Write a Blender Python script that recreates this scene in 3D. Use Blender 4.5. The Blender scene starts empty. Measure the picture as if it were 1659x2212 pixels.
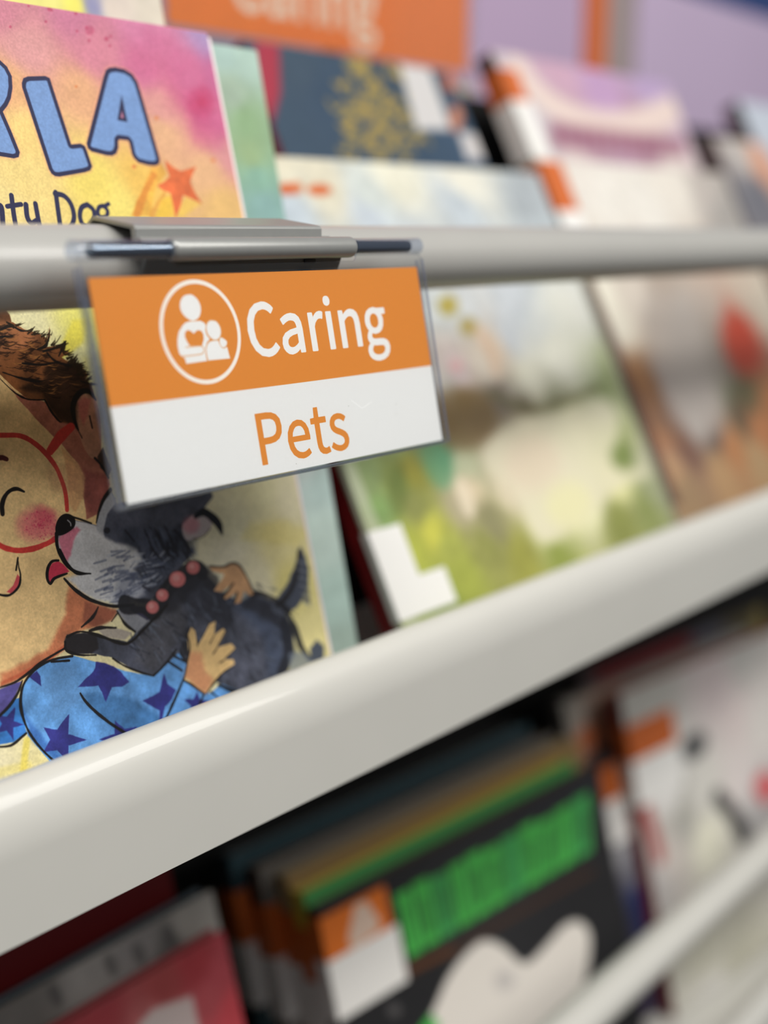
import bpy, bmesh, math, json
import numpy as np
from mathutils import Matrix, Vector

# ------------------------------------------------------------------ camera
W_, H_, F_ = 1659.0, 2212.0, 2640.0
CX, CY = 829.5, 1106.0
CZ = 1.35                                   # lens height above the floor
Xc = np.array([3130. - CX, -(503. - CY), -F_]); Xc /= np.linalg.norm(Xc)
Zc = np.array([0, Xc[2], -Xc[1]]); Zc /= np.linalg.norm(Zc)
if Zc[1] < 0: Zc = -Zc
Yc = np.cross(Zc, Xc)
M = np.array([Xc, Yc, Zc])
SC = bpy.context.scene
COL = SC.collection
cam = bpy.data.objects.new('camera', bpy.data.cameras.new('camera'))
COL.objects.link(cam); SC.camera = cam
m4 = Matrix([[*M[i], 0] for i in range(3)] + [[0, 0, 0, 1]]); m4.translation = (0, 0, CZ)
cam.matrix_world = m4
cd = cam.data
cd.sensor_fit = 'VERTICAL'; cd.sensor_height = 36; cd.sensor_width = 27
cd.lens = F_ / H_ * 36
cd.clip_start = 0.01
cd.dof.use_dof = True; cd.dof.focus_distance = 0.385; cd.dof.aperture_fstop = 3.3

# ------------------------------------------------------------------ light
SC.view_settings.view_transform = 'Standard'; SC.view_settings.look = 'None'
SC.view_settings.exposure = 0.0; SC.view_settings.gamma = 1.0
SC.view_settings.use_curve_mapping = False
wd = bpy.data.worlds.new('shop_light'); SC.world = wd; wd.use_nodes = True
bg = wd.node_tree.nodes['Background']
bg.inputs[0].default_value = (0.92, 0.95, 1.0, 1); bg.inputs[1].default_value = 0.175
def area(name, loc, target, sx, sy, power, col=(1, 0.97, 0.92)):
    l = bpy.data.lights.new(name, 'AREA'); l.shape = 'RECTANGLE'; l.size = sx; l.size_y = sy
    l.energy = power; l.color = col
    o = bpy.data.objects.new(name, l); COL.objects.link(o); o.location = loc
    d = Vector(target) - Vector(loc); o.rotation_euler = d.to_track_quat('-Z', 'Y').to_euler()
    return o
area('ceiling_strip_light', (0.15, -0.66, CZ + 1.45), (0.40, 0.3, CZ - 0.05), 2.2, 0.30, 42)
area('front_fill_light', (1.6, -1.6, CZ + 1.45), (0.6, 0.3, CZ - 0.1), 1.2, 1.0, 29)  # added front fill that brightens the lower row, no such fixture seen

# ------------------------------------------------------------------ planes seen through pixels
def ray(px, py): return M @ np.array([px - CX, -(py - CY), -F_])
class Plane:
    """plane in the world with axes u (along), v (up the lean), n (towards the viewer)"""
    def __init__(s, P0, lean=0, yaw=0):
        a, y = math.radians(lean), math.radians(yaw)
        s.u = np.array([math.cos(y), math.sin(y), 0.])
        back = np.array([-math.sin(y), math.cos(y), 0.])
        s.v = back * math.sin(a) + np.array([0, 0, math.cos(a)])
        s.n = np.cross(s.u, s.v); s.o = np.array(P0, float)
    def off(s, d):
        q = Plane((0, 0, 0)); q.u, q.v, q.n = s.u, s.v, s.n; q.o = s.o + s.n * d; return q
    def at(s, px, py):
        r = ray(px, py); return r * (s.o @ s.n) / (r @ s.n)
    def uv(s, px, py):
        d = s.at(px, py) - s.o; return d @ s.u, d @ s.v
    def pt(s, u, v, w=0.): return s.o + s.u * u + s.v * v + s.n * w
def atY(px, py, Y):
    r = ray(px, py); return r * Y / r[1]

# ------------------------------------------------------------------ materials
def lin(c):
    return tuple(((x / 255.) / 12.92 if x / 255. <= .04045 else ((x / 255. + .055) / 1.055) ** 2.4) for x in c)
MATS = {}
def mat(name, col, rough=0.5, metal=0., spec=0.5, coat=0., noise=0.0, scale=60, bump=0.0):
    if name in MATS: return MATS[name]
    m = bpy.data.materials.new(name); m.use_nodes = True; nt = m.node_tree
    b = nt.nodes['Principled BSDF']
    c = lin(col)
    b.inputs['Base Color'].default_value = (*c, 1)
    b.inputs['Roughness'].default_value = rough; b.inputs['Metallic'].default_value = metal
    b.inputs['Specular IOR Level'].default_value = spec; b.inputs['Coat Weight'].default_value = coat
    if noise or bump:
        tc = nt.nodes.new('ShaderNodeTexCoord'); n = nt.nodes.new('ShaderNodeTexNoise')
        n.inputs['Scale'].default_value = scale; n.inputs['Detail'].default_value = 6
        nt.links.new(tc.outputs['Object'], n.inputs['Vector'])
        if noise:
            r = nt.nodes.new('ShaderNodeValToRGB')
            r.color_ramp.elements[0].position = .3; r.color_ramp.elements[1].position = .7
            r.color_ramp.elements[0].color = (*[x * (1 - noise) for x in c], 1)
            r.color_ramp.elements[1].color = (*[min(1, x * (1 + noise)) for x in c], 1)
            nt.links.new(n.outputs['Fac'], r.inputs[0]); nt.links.new(r.outputs[0], b.inputs['Base Color'])
        if bump:
            bp = nt.nodes.new('ShaderNodeBump'); bp.inputs['Strength'].default_value = bump
            bp.inputs['Distance'].default_value = .0005
            nt.links.new(n.outputs['Fac'], bp.inputs['Height']); nt.links.new(bp.outputs[0], b.inputs['Normal'])
    MATS[name] = m; return m
def print_mat(name, canvas, rough=0.5, coat=0.0, bump=0.15):
    """the flat print painted below, with a faint paper grain"""
    m = bpy.data.materials.new(name); m.use_nodes = True; nt = m.node_tree
    b = nt.nodes['Principled BSDF']
    t = nt.nodes.new('ShaderNodeTexImage'); t.image = canvas.image(name); t.extension = 'EXTEND'
    u = nt.nodes.new('ShaderNodeUVMap'); u.uv_map = 'print'
    nt.links.new(u.outputs[0], t.inputs[0]); nt.links.new(t.outputs[0], b.inputs['Base Color'])
    b.inputs['Roughness'].default_value = rough; b.inputs['Coat Weight'].default_value = coat; b.inputs['Specular IOR Level'].default_value = .22
    n = nt.nodes.new('ShaderNodeTexNoise'); n.inputs['Scale'].default_value = 900
    bp = nt.nodes.new('ShaderNodeBump'); bp.inputs['Strength'].default_value = bump; bp.inputs['Distance'].default_value = .0001
    tc = nt.nodes.new('ShaderNodeTexCoord'); nt.links.new(tc.outputs['Object'], n.inputs['Vector'])
    nt.links.new(n.outputs['Fac'], bp.inputs['Height']); nt.links.new(bp.outputs[0], b.inputs['Normal'])
    return m
def clear_mat(name, tint, body=0.0, bcol=(120, 130, 160), rough=0.04, ior=1.45):
    """thin clear acrylic: see-through with a mirror-like surface, edges tinted"""
    m = bpy.data.materials.new(name); m.use_nodes = True; nt = m.node_tree
    for n in list(nt.nodes):
        if n.type != 'OUTPUT_MATERIAL': nt.nodes.remove(n)
    out = [n for n in nt.nodes if n.type == 'OUTPUT_MATERIAL'][0]
    tr = nt.nodes.new('ShaderNodeBsdfTransparent'); tr.inputs[0].default_value = (*tint, 1)
    gl = nt.nodes.new('ShaderNodeBsdfGlossy'); gl.inputs['Roughness'].default_value = rough
    gl.inputs['Color'].default_value = (.9, .9, .9, 1)
    df = nt.nodes.new('ShaderNodeBsdfPrincipled'); df.inputs['Base Color'].default_value = (*lin(bcol), 1)
    df.inputs['Roughness'].default_value = .1
    lw = nt.nodes.new('ShaderNodeLayerWeight'); lw.inputs['Blend'].default_value = .5
    pw = nt.nodes.new('ShaderNodeMath'); pw.operation = 'POWER'; pw.inputs[1].default_value = 5
    fr = nt.nodes.new('ShaderNodeMath'); fr.operation = 'MULTIPLY_ADD'; fr.inputs[1].default_value = .9; fr.inputs[2].default_value = .035
    nt.links.new(lw.outputs['Facing'], pw.inputs[0]); nt.links.new(pw.outputs[0], fr.inputs[0])
    m1 = nt.nodes.new('ShaderNodeMixShader'); m1.inputs[0].default_value = body
    m2 = nt.nodes.new('ShaderNodeMixShader')
    nt.links.new(tr.outputs[0], m1.inputs[1]); nt.links.new(df.outputs[0], m1.inputs[2])
    nt.links.new(fr.outputs[0], m2.inputs[0]); nt.links.new(m1.outputs[0], m2.inputs[1]); nt.links.new(gl.outputs[0], m2.inputs[2])
    nt.links.new(m2.outputs[0], out.inputs[0])
    MATS[name] = m; return m

# ------------------------------------------------------------------ objects
def thing(name, label, cat, loc, group=None):
    o = bpy.data.objects.new(name, None); COL.objects.link(o)
    o.empty_display_size = .01
    o.location = (loc[0], loc[1], loc[2] + CZ); o['label'] = label; o['category'] = cat
    if group: o['group'] = group
    return o
def mesh(name, verts, faces, material, parent=None, uvs=None, smooth=False, bevel=0., label=None, loc=None, uvf=None):
    """verts in lens-centred metres; the object sits at its parent's place (or at loc)"""
    if loc is None:
        loc = np.zeros(3)
        if parent is not None:
            q = parent
            while q is not None: loc = loc + np.array(q.location); q = q.parent
            base = loc
            off = np.zeros(3)
        else:
            a = np.array(verts, float); base = np.array([a[:, 0].mean(), a[:, 1].mean(), a[:, 2].min() + CZ]); off = base
    else:
        base = np.array(loc) + [0, 0, CZ]; off = base
    bm = bmesh.new()
    vs = [bm.verts.new((v[0] - base[0], v[1] - base[1], v[2] + CZ - base[2])) for v in verts]
    for f in faces:
        try: bm.faces.new([vs[i] for i in f])
        except ValueError: pass
    bm.normal_update()
    bmesh.ops.recalc_face_normals(bm, faces=bm.faces)
    if bevel:
        bmesh.ops.bevel(bm, geom=list(bm.edges), offset=bevel, segments=2, affect='EDGES', profile=.5)
    if uvf:
        L = bm.loops.layers.uv.new('print')
        for f in bm.faces:
            for l in f.loops:
                c = l.vert.co; l[L].uv = uvf(np.array([c.x + base[0], c.y + base[1], c.z + base[2] - CZ]))
    me = bpy.data.meshes.new(name); bm.to_mesh(me); bm.free()
    if smooth:
        for p in me.polygons: p.use_smooth = True
    o = bpy.data.objects.new(name, me); COL.objects.link(o)
    if isinstance(material, (list, tuple)):
        for x in material: me.materials.append(x)
    else: me.materials.append(material)
    if parent is not None: o.parent = parent
    else: o.location = Vector(off)
    if label: o['label'] = label
    return o
BF = [(0, 1, 2, 3), (4, 7, 6, 5), (0, 4, 5, 1), (1, 5, 6, 2), (2, 6, 7, 3), (3, 7, 4, 0)]
def pbox(name, pl, u0, u1, v0, v1, w0, w1, m, parent=None, bevel=0., uvf=None, label=None):
    P = [pl.pt(*c) for c in [(u0, v0, w0), (u1, v0, w0), (u1, v1, w0), (u0, v1, w0), (u0, v0, w1), (u1, v0, w1), (u1, v1, w1), (u0, v1, w1)]]
    return mesh(name, P, BF, m, parent, bevel=bevel, uvf=uvf, label=label)
def extrude_x(name, prof, x0, x1, m, parent=None, smooth=False, bevel=0., closed=True, label=None, ncap=True, taper=None):
    """profile of (y, z) swept along x"""
    n = len(prof); V = [(x0 + (taper[i] if taper else 0), p[0], p[1]) for i, p in enumerate(prof)] + [(x1, p[0], p[1]) for p in prof]
    Fc = [(i, (i + 1) % n, n + (i + 1) % n, n + i) for i in range(n)]
    if ncap and smooth is False and bevel: Fc += [tuple(range(n)), tuple(range(2 * n - 1, n - 1, -1))]
    elif ncap:                                  # end caps with vertices of their own, so they do not tilt the long faces' shading
        V = V + V; Fc += [tuple(range(2 * n, 3 * n)), tuple(range(4 * n - 1, 3 * n - 1, -1))]
    o = mesh(name, V, Fc, m, parent, bevel=bevel, label=label)
    if smooth:
        for p in o.data.polygons: p.use_smooth = len(p.vertices) == 4
    return o
def tube_x(name, y, z, r, x0, x1, m, parent=None, seg=48, rz=None, label=None, round_end=0.):
    rz = rz or r
    if round_end:
        V = []; Fc = []
        left = [(x0 + round_end * (1 - math.cos(t)), 1 - round_end / r * (1 - math.sin(t))) for t in [math.pi / 2 * k / 5. for k in range(6)]]
        ends = left + [(x1 - (q[0] - x0), q[1]) for q in left[::-1]]
        for (x, s) in ends:
            V += [(x, y + r * s * math.cos(2 * math.pi * i / seg), z + rz * s * math.sin(2 * math.pi * i / seg)) for i in range(seg)]
        for j in range(len(ends) - 1):
            Fc += [(j * seg + i, j * seg + (i + 1) % seg, (j + 1) * seg + (i + 1) % seg, (j + 1) * seg + i) for i in range(seg)]
        Fc += [tuple(range(seg)), tuple(range((len(ends) - 1) * seg, len(ends) * seg))]
        return mesh(name, V, Fc, m, parent, smooth=True, label=label)
    prof = [(y + r * math.cos(2 * math.pi * i / seg), z + rz * math.sin(2 * math.pi * i / seg)) for i in range(seg)]
    return extrude_x(name, prof, x0, x1, m, parent, smooth=True, label=label)

# ------------------------------------------------------------------ painter for the flat printed covers
RNG = np.random.RandomState(7)
def vnoise(h, w, cell, seed=0, oct=4):
    r = np.random.RandomState(seed); out = np.zeros((h, w), np.float32); amp = 1.; tot = 0
    for o in range(oct):
        c = max(1.5, cell / 2 ** o); gh, gw = int(h / c) + 3, int(w / c) + 3
        g = r.rand(gh, gw).astype(np.float32)
        y = np.arange(h) / c; x = np.arange(w) / c
        yi = y.astype(int); xi = x.astype(int); fy = (y - yi)[:, None]; fx = (x - xi)[None]
        fy = fy * fy * (3 - 2 * fy); fx = fx * fx * (3 - 2 * fx)
        a = g[yi][:, xi]; b = g[yi][:, xi + 1]; c2 = g[yi + 1][:, xi]; d = g[yi + 1][:, xi + 1]
        out += amp * ((a * (1 - fx) + b * fx) * (1 - fy) + (c2 * (1 - fx) + d * fx) * fy); tot += amp; amp *= .55
    return out / tot - .5
def crom(P, closed=True, k=5):
    P = np.array(P, float); n = len(P); out = []
    rng = range(n) if closed else range(n - 1)
    for i in rng:
        if closed: p0, p1, p2, p3 = P[(i - 1) % n], P[i], P[(i + 1) % n], P[(i + 2) % n]
        else: p0, p1, p2, p3 = P[max(i - 1, 0)], P[i], P[i + 1], P[min(i + 2, n - 1)]
        for j in range(k):
            t = j / k
            out.append(.5 * ((2 * p1) + (-p0 + p2) * t + (2 * p0 - 5 * p1 + 4 * p2 - p3) * t * t + (-p0 + 3 * p1 - 3 * p2 + p3) * t ** 3))
    if not closed: out.append(P[-1])
    return np.array(out)
class Canvas:
    """paint for one flat cover: u0..u1, v0..v1 of its plane in metres, res pixels per mm"""
    def __init__(s, pl, u0, u1, v0, v1, res, base=(230, 230, 230), seed=1):
        s.pl, s.u0, s.u1, s.v0, s.v1 = pl, u0, u1, v0, v1
        s.w = max(8, int((u1 - u0) * 1000 * res)); s.h = max(8, int((v1 - v0) * 1000 * res)); s.res = res
        s.a = np.empty((s.h, s.w, 3), np.float32); s.a[:] = np.array(base, np.float32) / 255
        s.T = (1., 0., 0.); s.seed = seed; s.mm = False; s.lw = 1.
        s.nz = vnoise(s.h, s.w, 6 * res, seed, 5)
    def P(s, pts):
        out = []
        for x, y in pts:
            if s.mm: u, v = s.u0 + x / 1000, s.v1 - y / 1000
            else: u, v = s.pl.uv(x / s.T[0] + s.T[1], y / s.T[0] + s.T[2])
            out.append(((u - s.u0) / (s.u1 - s.u0) * s.w, (s.v1 - v) / (s.v1 - s.v0) * s.h))
        return np.array(out)
    def k(s, p):
        if s.mm: return s.res
        q = s.P([p, (p[0] + 1, p[1]), (p[0], p[1] + 1)])
        return abs(np.linalg.det(np.array([q[1] - q[0], q[2] - q[0]]))) ** .5
    def sdf(s, loops, pad):
        A = np.concatenate(loops)
        x0 = int(max(0, A[:, 0].min() - pad)); x1 = int(min(s.w, A[:, 0].max() + pad + 2))
        y0 = int(max(0, A[:, 1].min() - pad)); y1 = int(min(s.h, A[:, 1].max() + pad + 2))
        if x1 <= x0 or y1 <= y0: return None
        X = (np.arange(x0, x1) + .5).astype(np.float32)[None]; Y = (np.arange(y0, y1) + .5).astype(np.float32)[:, None]
        d = np.full((y1 - y0, x1 - x0), 1e9, np.float32); ins = np.zeros(d.shape, bool)
        for L in loops:
            for (ax, ay), (bx, by) in zip(L, np.roll(L, -1, 0)):
                ex, ey = bx - ax, by - ay; l2 = ex * ex + ey * ey
                if l2 < 1e-9: continue
                # only rows and columns near the edge matter
                gy0 = int(max(0, min(ay, by) - pad - y0)); gy1 = int(min(y1 - y0, max(ay, by) + pad + 2 - y0))
                gx0 = int(max(0, min(ax, bx) - pad - x0)); gx1 = int(min(x1 - x0, max(ax, bx) + pad + 2 - x0))
                if gy1 > gy0 and gx1 > gx0:
                    xs = X[:, gx0:gx1]; ys = Y[gy0:gy1]
                    t = np.clip(((xs - ax) * ex + (ys - ay) * ey) / l2, 0, 1)
                    dd = (xs - ax - t * ex) ** 2 + (ys - ay - t * ey) ** 2
                    np.minimum(d[gy0:gy1, gx0:gx1], dd, out=d[gy0:gy1, gx0:gx1])
                if ay != by:
                    r0 = int(np.clip(math.floor(min(ay, by) - y0 + .5), 0, y1 - y0)); r1 = int(np.clip(math.floor(max(ay, by) - y0 + .5), 0, y1 - y0))
                    if r1 > r0:
                        ys = Y[r0:r1]; xc = ax + (ys - ay) * ex / ey
                        ins[r0:r1] ^= (X < xc)
        d = np.sqrt(d); d[ins] *= -1
        return d, (slice(y0, y1), slice(x0, x1))
    def put(s, d, sl, col, alpha, soft, rough, blotch):
        if rough: d = d + s.nz[sl] * rough * 2
        m = np.clip(.5 - d / max(soft, 1.), 0, 1)
        if soft > 2: m = m * m * (3 - 2 * m)
        m = (m * alpha)[..., None]
        c = np.array(col, np.float32) / 255
        c = c * (1 + blotch * s.nz[sl][..., None] * 2) if blotch else c
        s.a[sl] = s.a[sl] * (1 - m) + c * m
    def fill(s, pts, col, alpha=1., soft=1., grow=0., rough=0., smooth=False, blotch=0., holes=()):
        k = s.k(pts[0]); loops = [s.P(p) for p in [pts, *holes]]
        if smooth: loops = [crom(l) for l in loops]
        r = s.sdf(loops, (soft + abs(grow) + rough) * k + 3)
        if r is None: return
        s.put(r[0] - grow * k, r[1], col, alpha, soft * k, rough * k, blotch)
    def line(s, pts, col, width, alpha=1., soft=1., rough=0., smooth=True, taper=None, blotch=0.):
        k = s.k(pts[0]); Q = s.P(pts)
        if smooth and len(Q) > 2: Q = crom(Q, False)
        n = len(Q); ws = np.full(n, width * k * s.lw / 2.)
        if taper is not None: ws = ws * np.interp(np.linspace(0, 1, n), np.linspace(0, 1, len(taper)), taper)
        pad = ws.max() + (soft + rough) * k + 3
        x0 = int(max(0, Q[:, 0].min() - pad)); x1 = int(min(s.w, Q[:, 0].max() + pad)); y0 = int(max(0, Q[:, 1].min() - pad)); y1 = int(min(s.h, Q[:, 1].max() + pad))
        if x1 <= x0 or y1 <= y0: return
        X = (np.arange(x0, x1) + .5)[None]; Y = (np.arange(y0, y1) + .5)[:, None]
        d = np.full((y1 - y0, x1 - x0), 1e9, np.float32)
        for i in range(n - 1):
            a, b = Q[i], Q[i + 1]
            gx0 = int(max(0, min(a[0], b[0]) - pad - x0)); gx1 = int(max(0, min(x1 - x0, max(a[0], b[0]) + pad - x0)))
            gy0 = int(max(0, min(a[1], b[1]) - pad - y0)); gy1 = int(max(0, min(y1 - y0, max(a[1], b[1]) + pad - y0)))
            if gx1 <= gx0 or gy1 <= gy0: continue
            e = b - a; l2 = max(e @ e, 1e-9); xs = X[:, gx0:gx1]; ys = Y[gy0:gy1]
            t = np.clip(((xs - a[0]) * e[0] + (ys - a[1]) * e[1]) / l2, 0, 1)
            dd = np.hypot(xs - a[0] - t * e[0], ys - a[1] - t * e[1]) - (ws[i] * (1 - t) + ws[i + 1] * t)
            np.minimum(d[gy0:gy1, gx0:gx1], dd, out=d[gy0:gy1, gx0:gx1])
        s.put(d, (slice(y0, y1), slice(x0, x1)), col, alpha, soft * k, rough * k, blotch)
    def dab(s, c, r, col, alpha=1., soft=None, ry=None, rot=0., rough=0., blotch=0.):
        ry = ry or r; soft = r * .9 if soft is None else soft; a = math.radians(rot)
        pts = [(c[0] + r * math.cos(t) * math.cos(a) - ry * math.sin(t) * math.sin(a), c[1] + r * math.cos(t) * math.sin(a) + ry * math.sin(t) * math.cos(a)) for t in np.linspace(0, 2 * math.pi, 21)[:-1]]
        s.fill(pts, col, alpha, soft, 0, rough, False, blotch)
    def wash(s, cps, power=2.4, warp=0., blotch=.06):
        """smooth colour wash through control points (x, y, colour)"""
        st = max(1, int(min(s.w, s.h) / 160)); Q = s.P([c[:2] for c in cps]) / st
        C = np.array([c[2] for c in cps], np.float32) / 255
        h, w = s.h // st + 2, s.w // st + 2
        X, Y = np.meshgrid(np.arange(w, dtype=np.float32), np.arange(h, dtype=np.float32))
        if warp:
            kk = warp * s.k(cps[0][:2]) / st
            X = X + vnoise(h, w, 30, s.seed + 5) * kk * 2; Y = Y + vnoise(h, w, 30, s.seed + 6) * kk * 2
        num = np.zeros((h, w, 3), np.float32); den = np.zeros((h, w), np.float32)
        for q, c in zip(Q, C):
            g = 1 / (((X - q[0]) ** 2 + (Y - q[1]) ** 2) + 4) ** (power / 2 * 1.5)
            num += g[..., None] * c; den += g
        L = num / den[..., None]
        yy = np.arange(s.h) / st; xx = np.arange(s.w) / st; yi = yy.astype(int); xi = xx.astype(int); fy = (yy - yi)[:, None, None]; fx = (xx - xi)[None, :, None]
        s.a[:] = (L[yi][:, xi] * (1 - fx) + L[yi][:, xi + 1] * fx) * (1 - fy) + (L[yi + 1][:, xi] * (1 - fx) + L[yi + 1][:, xi + 1] * fx) * fy
        s.a *= (1 + s.nz[..., None] * blotch * 2)
    def grain(s, amt=.03, cell=None):
        g = vnoise(s.h, s.w, cell or s.res * .6, s.seed + 9, 2); s.a *= (1 + g[..., None] * amt * 2)
    def text(s, loops, sx, x, y, col, grow=0.):
        """glyph outlines (units) at mm position, all loops even-odd"""
        s.mm = True
        Ls = [[(x + p[0] * sx, y - p[1] * sx) for p in l] for l in loops]
        s.fill(Ls[0], col, holes=Ls[1:], grow=grow, soft=.12); s.mm = False
    def image(s, name):
        im = bpy.data.images.new(name, s.w, s.h)
        px = np.ones((s.h, s.w, 4), np.float32); px[..., :3] = np.clip(s.a[::-1], 0, 1)
        im.pixels.foreach_set(px.ravel()); im.update(); im.pack(); return im
    def uvf(s):
        def f(p):
            d = p - s.pl.o; return ((d @ s.pl.u - s.u0) / (s.u1 - s.u0), (d @ s.pl.v - s.v0) / (s.v1 - s.v0))
        return f

GLYPH = json.loads('''{"Caring":[[[132,-5],[155,-2],[176,5],[195,17],[211,32],[206,37],[202,43],[197,48],[193,53],[180,41],[166,32],[151,26],[133,24],[100,31],[75,52],[59,85],[54,129],[59,172],[76,205],[101,226],[134,233],[150,231],[164,226],[176,219],[187,209],[191,214],[196,219],[200,224],[204,230],[192,242],[175,252],[156,259],[134,261],[89,252],[53,226],[29,184],[20,128],[29,72],[52,31],[88,4]],[[299,-5],[317,-2],[333,3],[348,12],[362,23],[363,23],[364,17],[365,11],[366,6],[366,0],[373,0],[379,0],[386,0],[393,0],[393,29],[393,58],[393,88],[393,117],[389,149],[377,174],[357,189],[327,195],[304,193],[284,187],[267,179],[252,170],[255,165],[258,159],[261,154],[264,148],[277,156],[290,162],[305,167],[321,168],[341,164],[353,154],[359,138],[361,120],[308,111],[272,97],[251,77],[244,49],[248,26],[260,10],[277,-1]],[[308,21],[295,23],[285,28],[277,38],[275,51],[279,68],[294,82],[320,92],[361,99],[361,86],[361,73],[361,59],[361,46],[347,35],[334,28],[322,23]],[[453,0],[461,0],[469,0],[477,0],[485,0],[485,31],[485,61],[485,92],[485,122],[495,143],[508,156],[520,164],[533,166],[538,166],[542,166],[547,165],[551,163],[553,170],[554,177],[556,184],[557,191],[553,193],[548,194],[543,195],[537,195],[521,192],[507,184],[494,172],[483,155],[482,155],[481,164],[481,173],[480,181],[479,190],[472,190],[466,190],[459,190],[453,190],[453,143],[453,95],[453,48]],[[589,0],[597,0],[605,0],[613,0],[621,0],[621,48],[621,95],[621,143],[621,190],[613,190],[605,190],[597,190],[589,190],[589,143],[589,95],[589,48]],[[605,229],[613,231],[620,235],[624,242],[626,251],[624,259],[620,266],[613,270],[605,271],[596,270],[589,266],[585,259],[584,251],[585,242],[589,235],[596,231]],[[685,0],[693,0],[701,0],[709,0],[717,0],[717,34],[717,69],[717,103],[717,138],[730,151],[743,160],[755,165],[769,167],[785,164],[796,155],[803,139],[805,116],[805,87],[805,58],[805,29],[805,0],[813,0],[821,0],[829,0],[837,0],[837,30],[837,60],[837,90],[837,120],[833,152],[823,176],[805,190],[779,195],[760,193],[744,186],[729,175],[715,162],[714,162],[713,169],[713,176],[712,183],[711,190],[705,190],[698,190],[691,190],[685,190],[685,143],[685,95],[685,48]],[[963,-88],[1002,-82],[1033,-68],[1052,-47],[1059,-22],[1055,-1],[1042,13],[1021,21],[993,23],[983,23],[974,23],[965,23],[955,23],[939,25],[929,29],[924,36],[922,44],[923,51],[925,57],[929,62],[934,67],[941,64],[948,62],[955,61],[962,60],[990,65],[1012,78],[1026,99],[1032,126],[1031,138],[1028,149],[1023,158],[1016,166],[1026,166],[1036,166],[1046,166],[1055,166],[1055,172],[1055,178],[1055,184],[1055,190],[1039,190],[1022,190],[1006,190],[989,190],[984,192],[977,194],[970,195],[962,195],[935,190],[912,177],[897,155],[891,127],[893,111],[899,97],[907,85],[916,76],[916,75],[908,68],[902,60],[897,50],[895,39],[896,29],[900,20],[905,13],[912,8],[912,7],[912,6],[900,-3],[891,-13],[886,-25],[884,-37],[890,-58],[906,-74],[931,-84]],[[962,82],[947,85],[934,94],[925,108],[922,127],[925,146],[934,160],[947,169],[962,172],[978,169],[991,160],[1000,146],[1003,127],[1000,108],[991,94],[978,85]],[[967,-65],[944,-63],[927,-56],[916,-46],[912,-32],[913,-24],[917,-16],[923,-8],[931,0],[938,-1],[944,-2],[950,-3],[956,-3],[964,-3],[972,-3],[981,-3],[989,-3],[1005,-4],[1018,-8],[1025,-16],[1027,-27],[1023,-41],[1011,-54],[992,-62]]],"Pets":[[[35,0],[43,0],[51,0],[60,0],[68,0],[68,26],[68,51],[68,77],[68,102],[78,102],[89,102],[99,102],[110,102],[148,107],[178,121],[198,146],[204,181],[198,217],[178,240],[148,253],[109,257],[90,257],[72,257],[54,257],[35,257],[35,192],[35,128],[35,64]],[[68,129],[68,154],[68,179],[68,205],[68,230],[77,230],[86,230],[95,230],[104,230],[134,228],[155,220],[168,205],[172,181],[168,158],[156,141],[135,132],[106,129],[96,129],[87,129],[77,129]],[[331,-5],[349,-3],[365,1],[380,7],[393,15],[390,20],[388,25],[385,31],[382,36],[371,30],[360,25],[348,22],[334,21],[310,26],[290,39],[277,60],[271,88],[303,88],[335,88],[367,88],[400,88],[400,91],[400,96],[401,101],[401,106],[396,143],[381,171],[357,189],[325,195],[293,188],[266,168],[247,137],[240,95],[247,53],[266,22],[295,2]],[[271,110],[277,135],[290,154],[306,166],[326,169],[346,166],[360,154],[370,136],[373,110],[347,110],[322,110],[296,110]],[[507,-5],[516,-4],[525,-2],[534,0],[543,2],[541,8],[540,15],[538,21],[536,27],[531,25],[526,23],[520,22],[515,21],[501,24],[492,31],[487,42],[485,58],[485,84],[485,111],[485,138],[485,164],[498,164],[511,164],[524,164],[537,164],[537,171],[537,177],[537,184],[537,190],[524,190],[511,190],[498,190],[485,190],[485,204],[485,217],[485,230],[485,244],[479,244],[472,244],[465,244],[459,244],[458,230],[457,217],[456,204],[455,190],[448,190],[440,189],[433,189],[425,188],[425,182],[425,176],[425,170],[425,164],[432,164],[439,164],[446,164],[453,164],[453,138],[453,112],[453,85],[453,59],[456,33],[465,13],[482,0]],[[630,-5],[659,0],[681,12],[694,30],[699,52],[693,75],[680,90],[661,101],[641,110],[625,116],[612,122],[603,131],[600,143],[602,153],[608,162],[619,168],[635,170],[647,169],[658,165],[668,160],[678,153],[682,158],[686,163],[690,168],[694,173],[682,182],[668,189],[652,193],[635,195],[607,191],[586,179],[574,162],[569,141],[574,120],[587,105],[605,94],[625,86],[640,80],[654,72],[664,63],[668,50],[666,38],[659,29],[647,23],[631,20],[615,22],[600,27],[587,34],[574,43],[570,38],[567,32],[563,27],[559,22],[574,11],[591,3],[610,-3]]]}''')

# ------------------------------------------------------------------ shared materials
WHITE = mat('white_powder_coat', (198, 197, 191), .34, spec=.3, coat=.35, noise=.012, scale=30, bump=.02)
RAIL = mat('grey_white_powder_coat', (168, 167, 163), .36, spec=.5, coat=.25, noise=.015, scale=40)
DARK = mat('black_shelf_back', (14, 14, 15), .8)
GREYP = mat('silver_grey_plastic', (150, 151, 149), .36, metal=.35, noise=.02, scale=300, bump=.02)
GREYD = mat('dark_and_shaded_grey_plastic', (70, 71, 72), .5, noise=.03, scale=300)
STEEL = mat('polished_steel', (112, 124, 134), .14, metal=1.)
CLEAR = clear_mat('clear_acrylic', (.975, .98, .985))
CEDGE = clear_mat('acrylic_cut_edge', (.86, .88, .93), body=.20, bcol=(150, 158, 182))
CTUBE = clear_mat('acrylic_tube', (.93, .95, .98), body=.05, bcol=(140, 150, 175), rough=.06)
PAGES = mat('page_paper', (225, 220, 205), .8, noise=.05, scale=900)
SWHITE = mat('label_paper_white', (226, 225, 222), .45)
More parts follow.
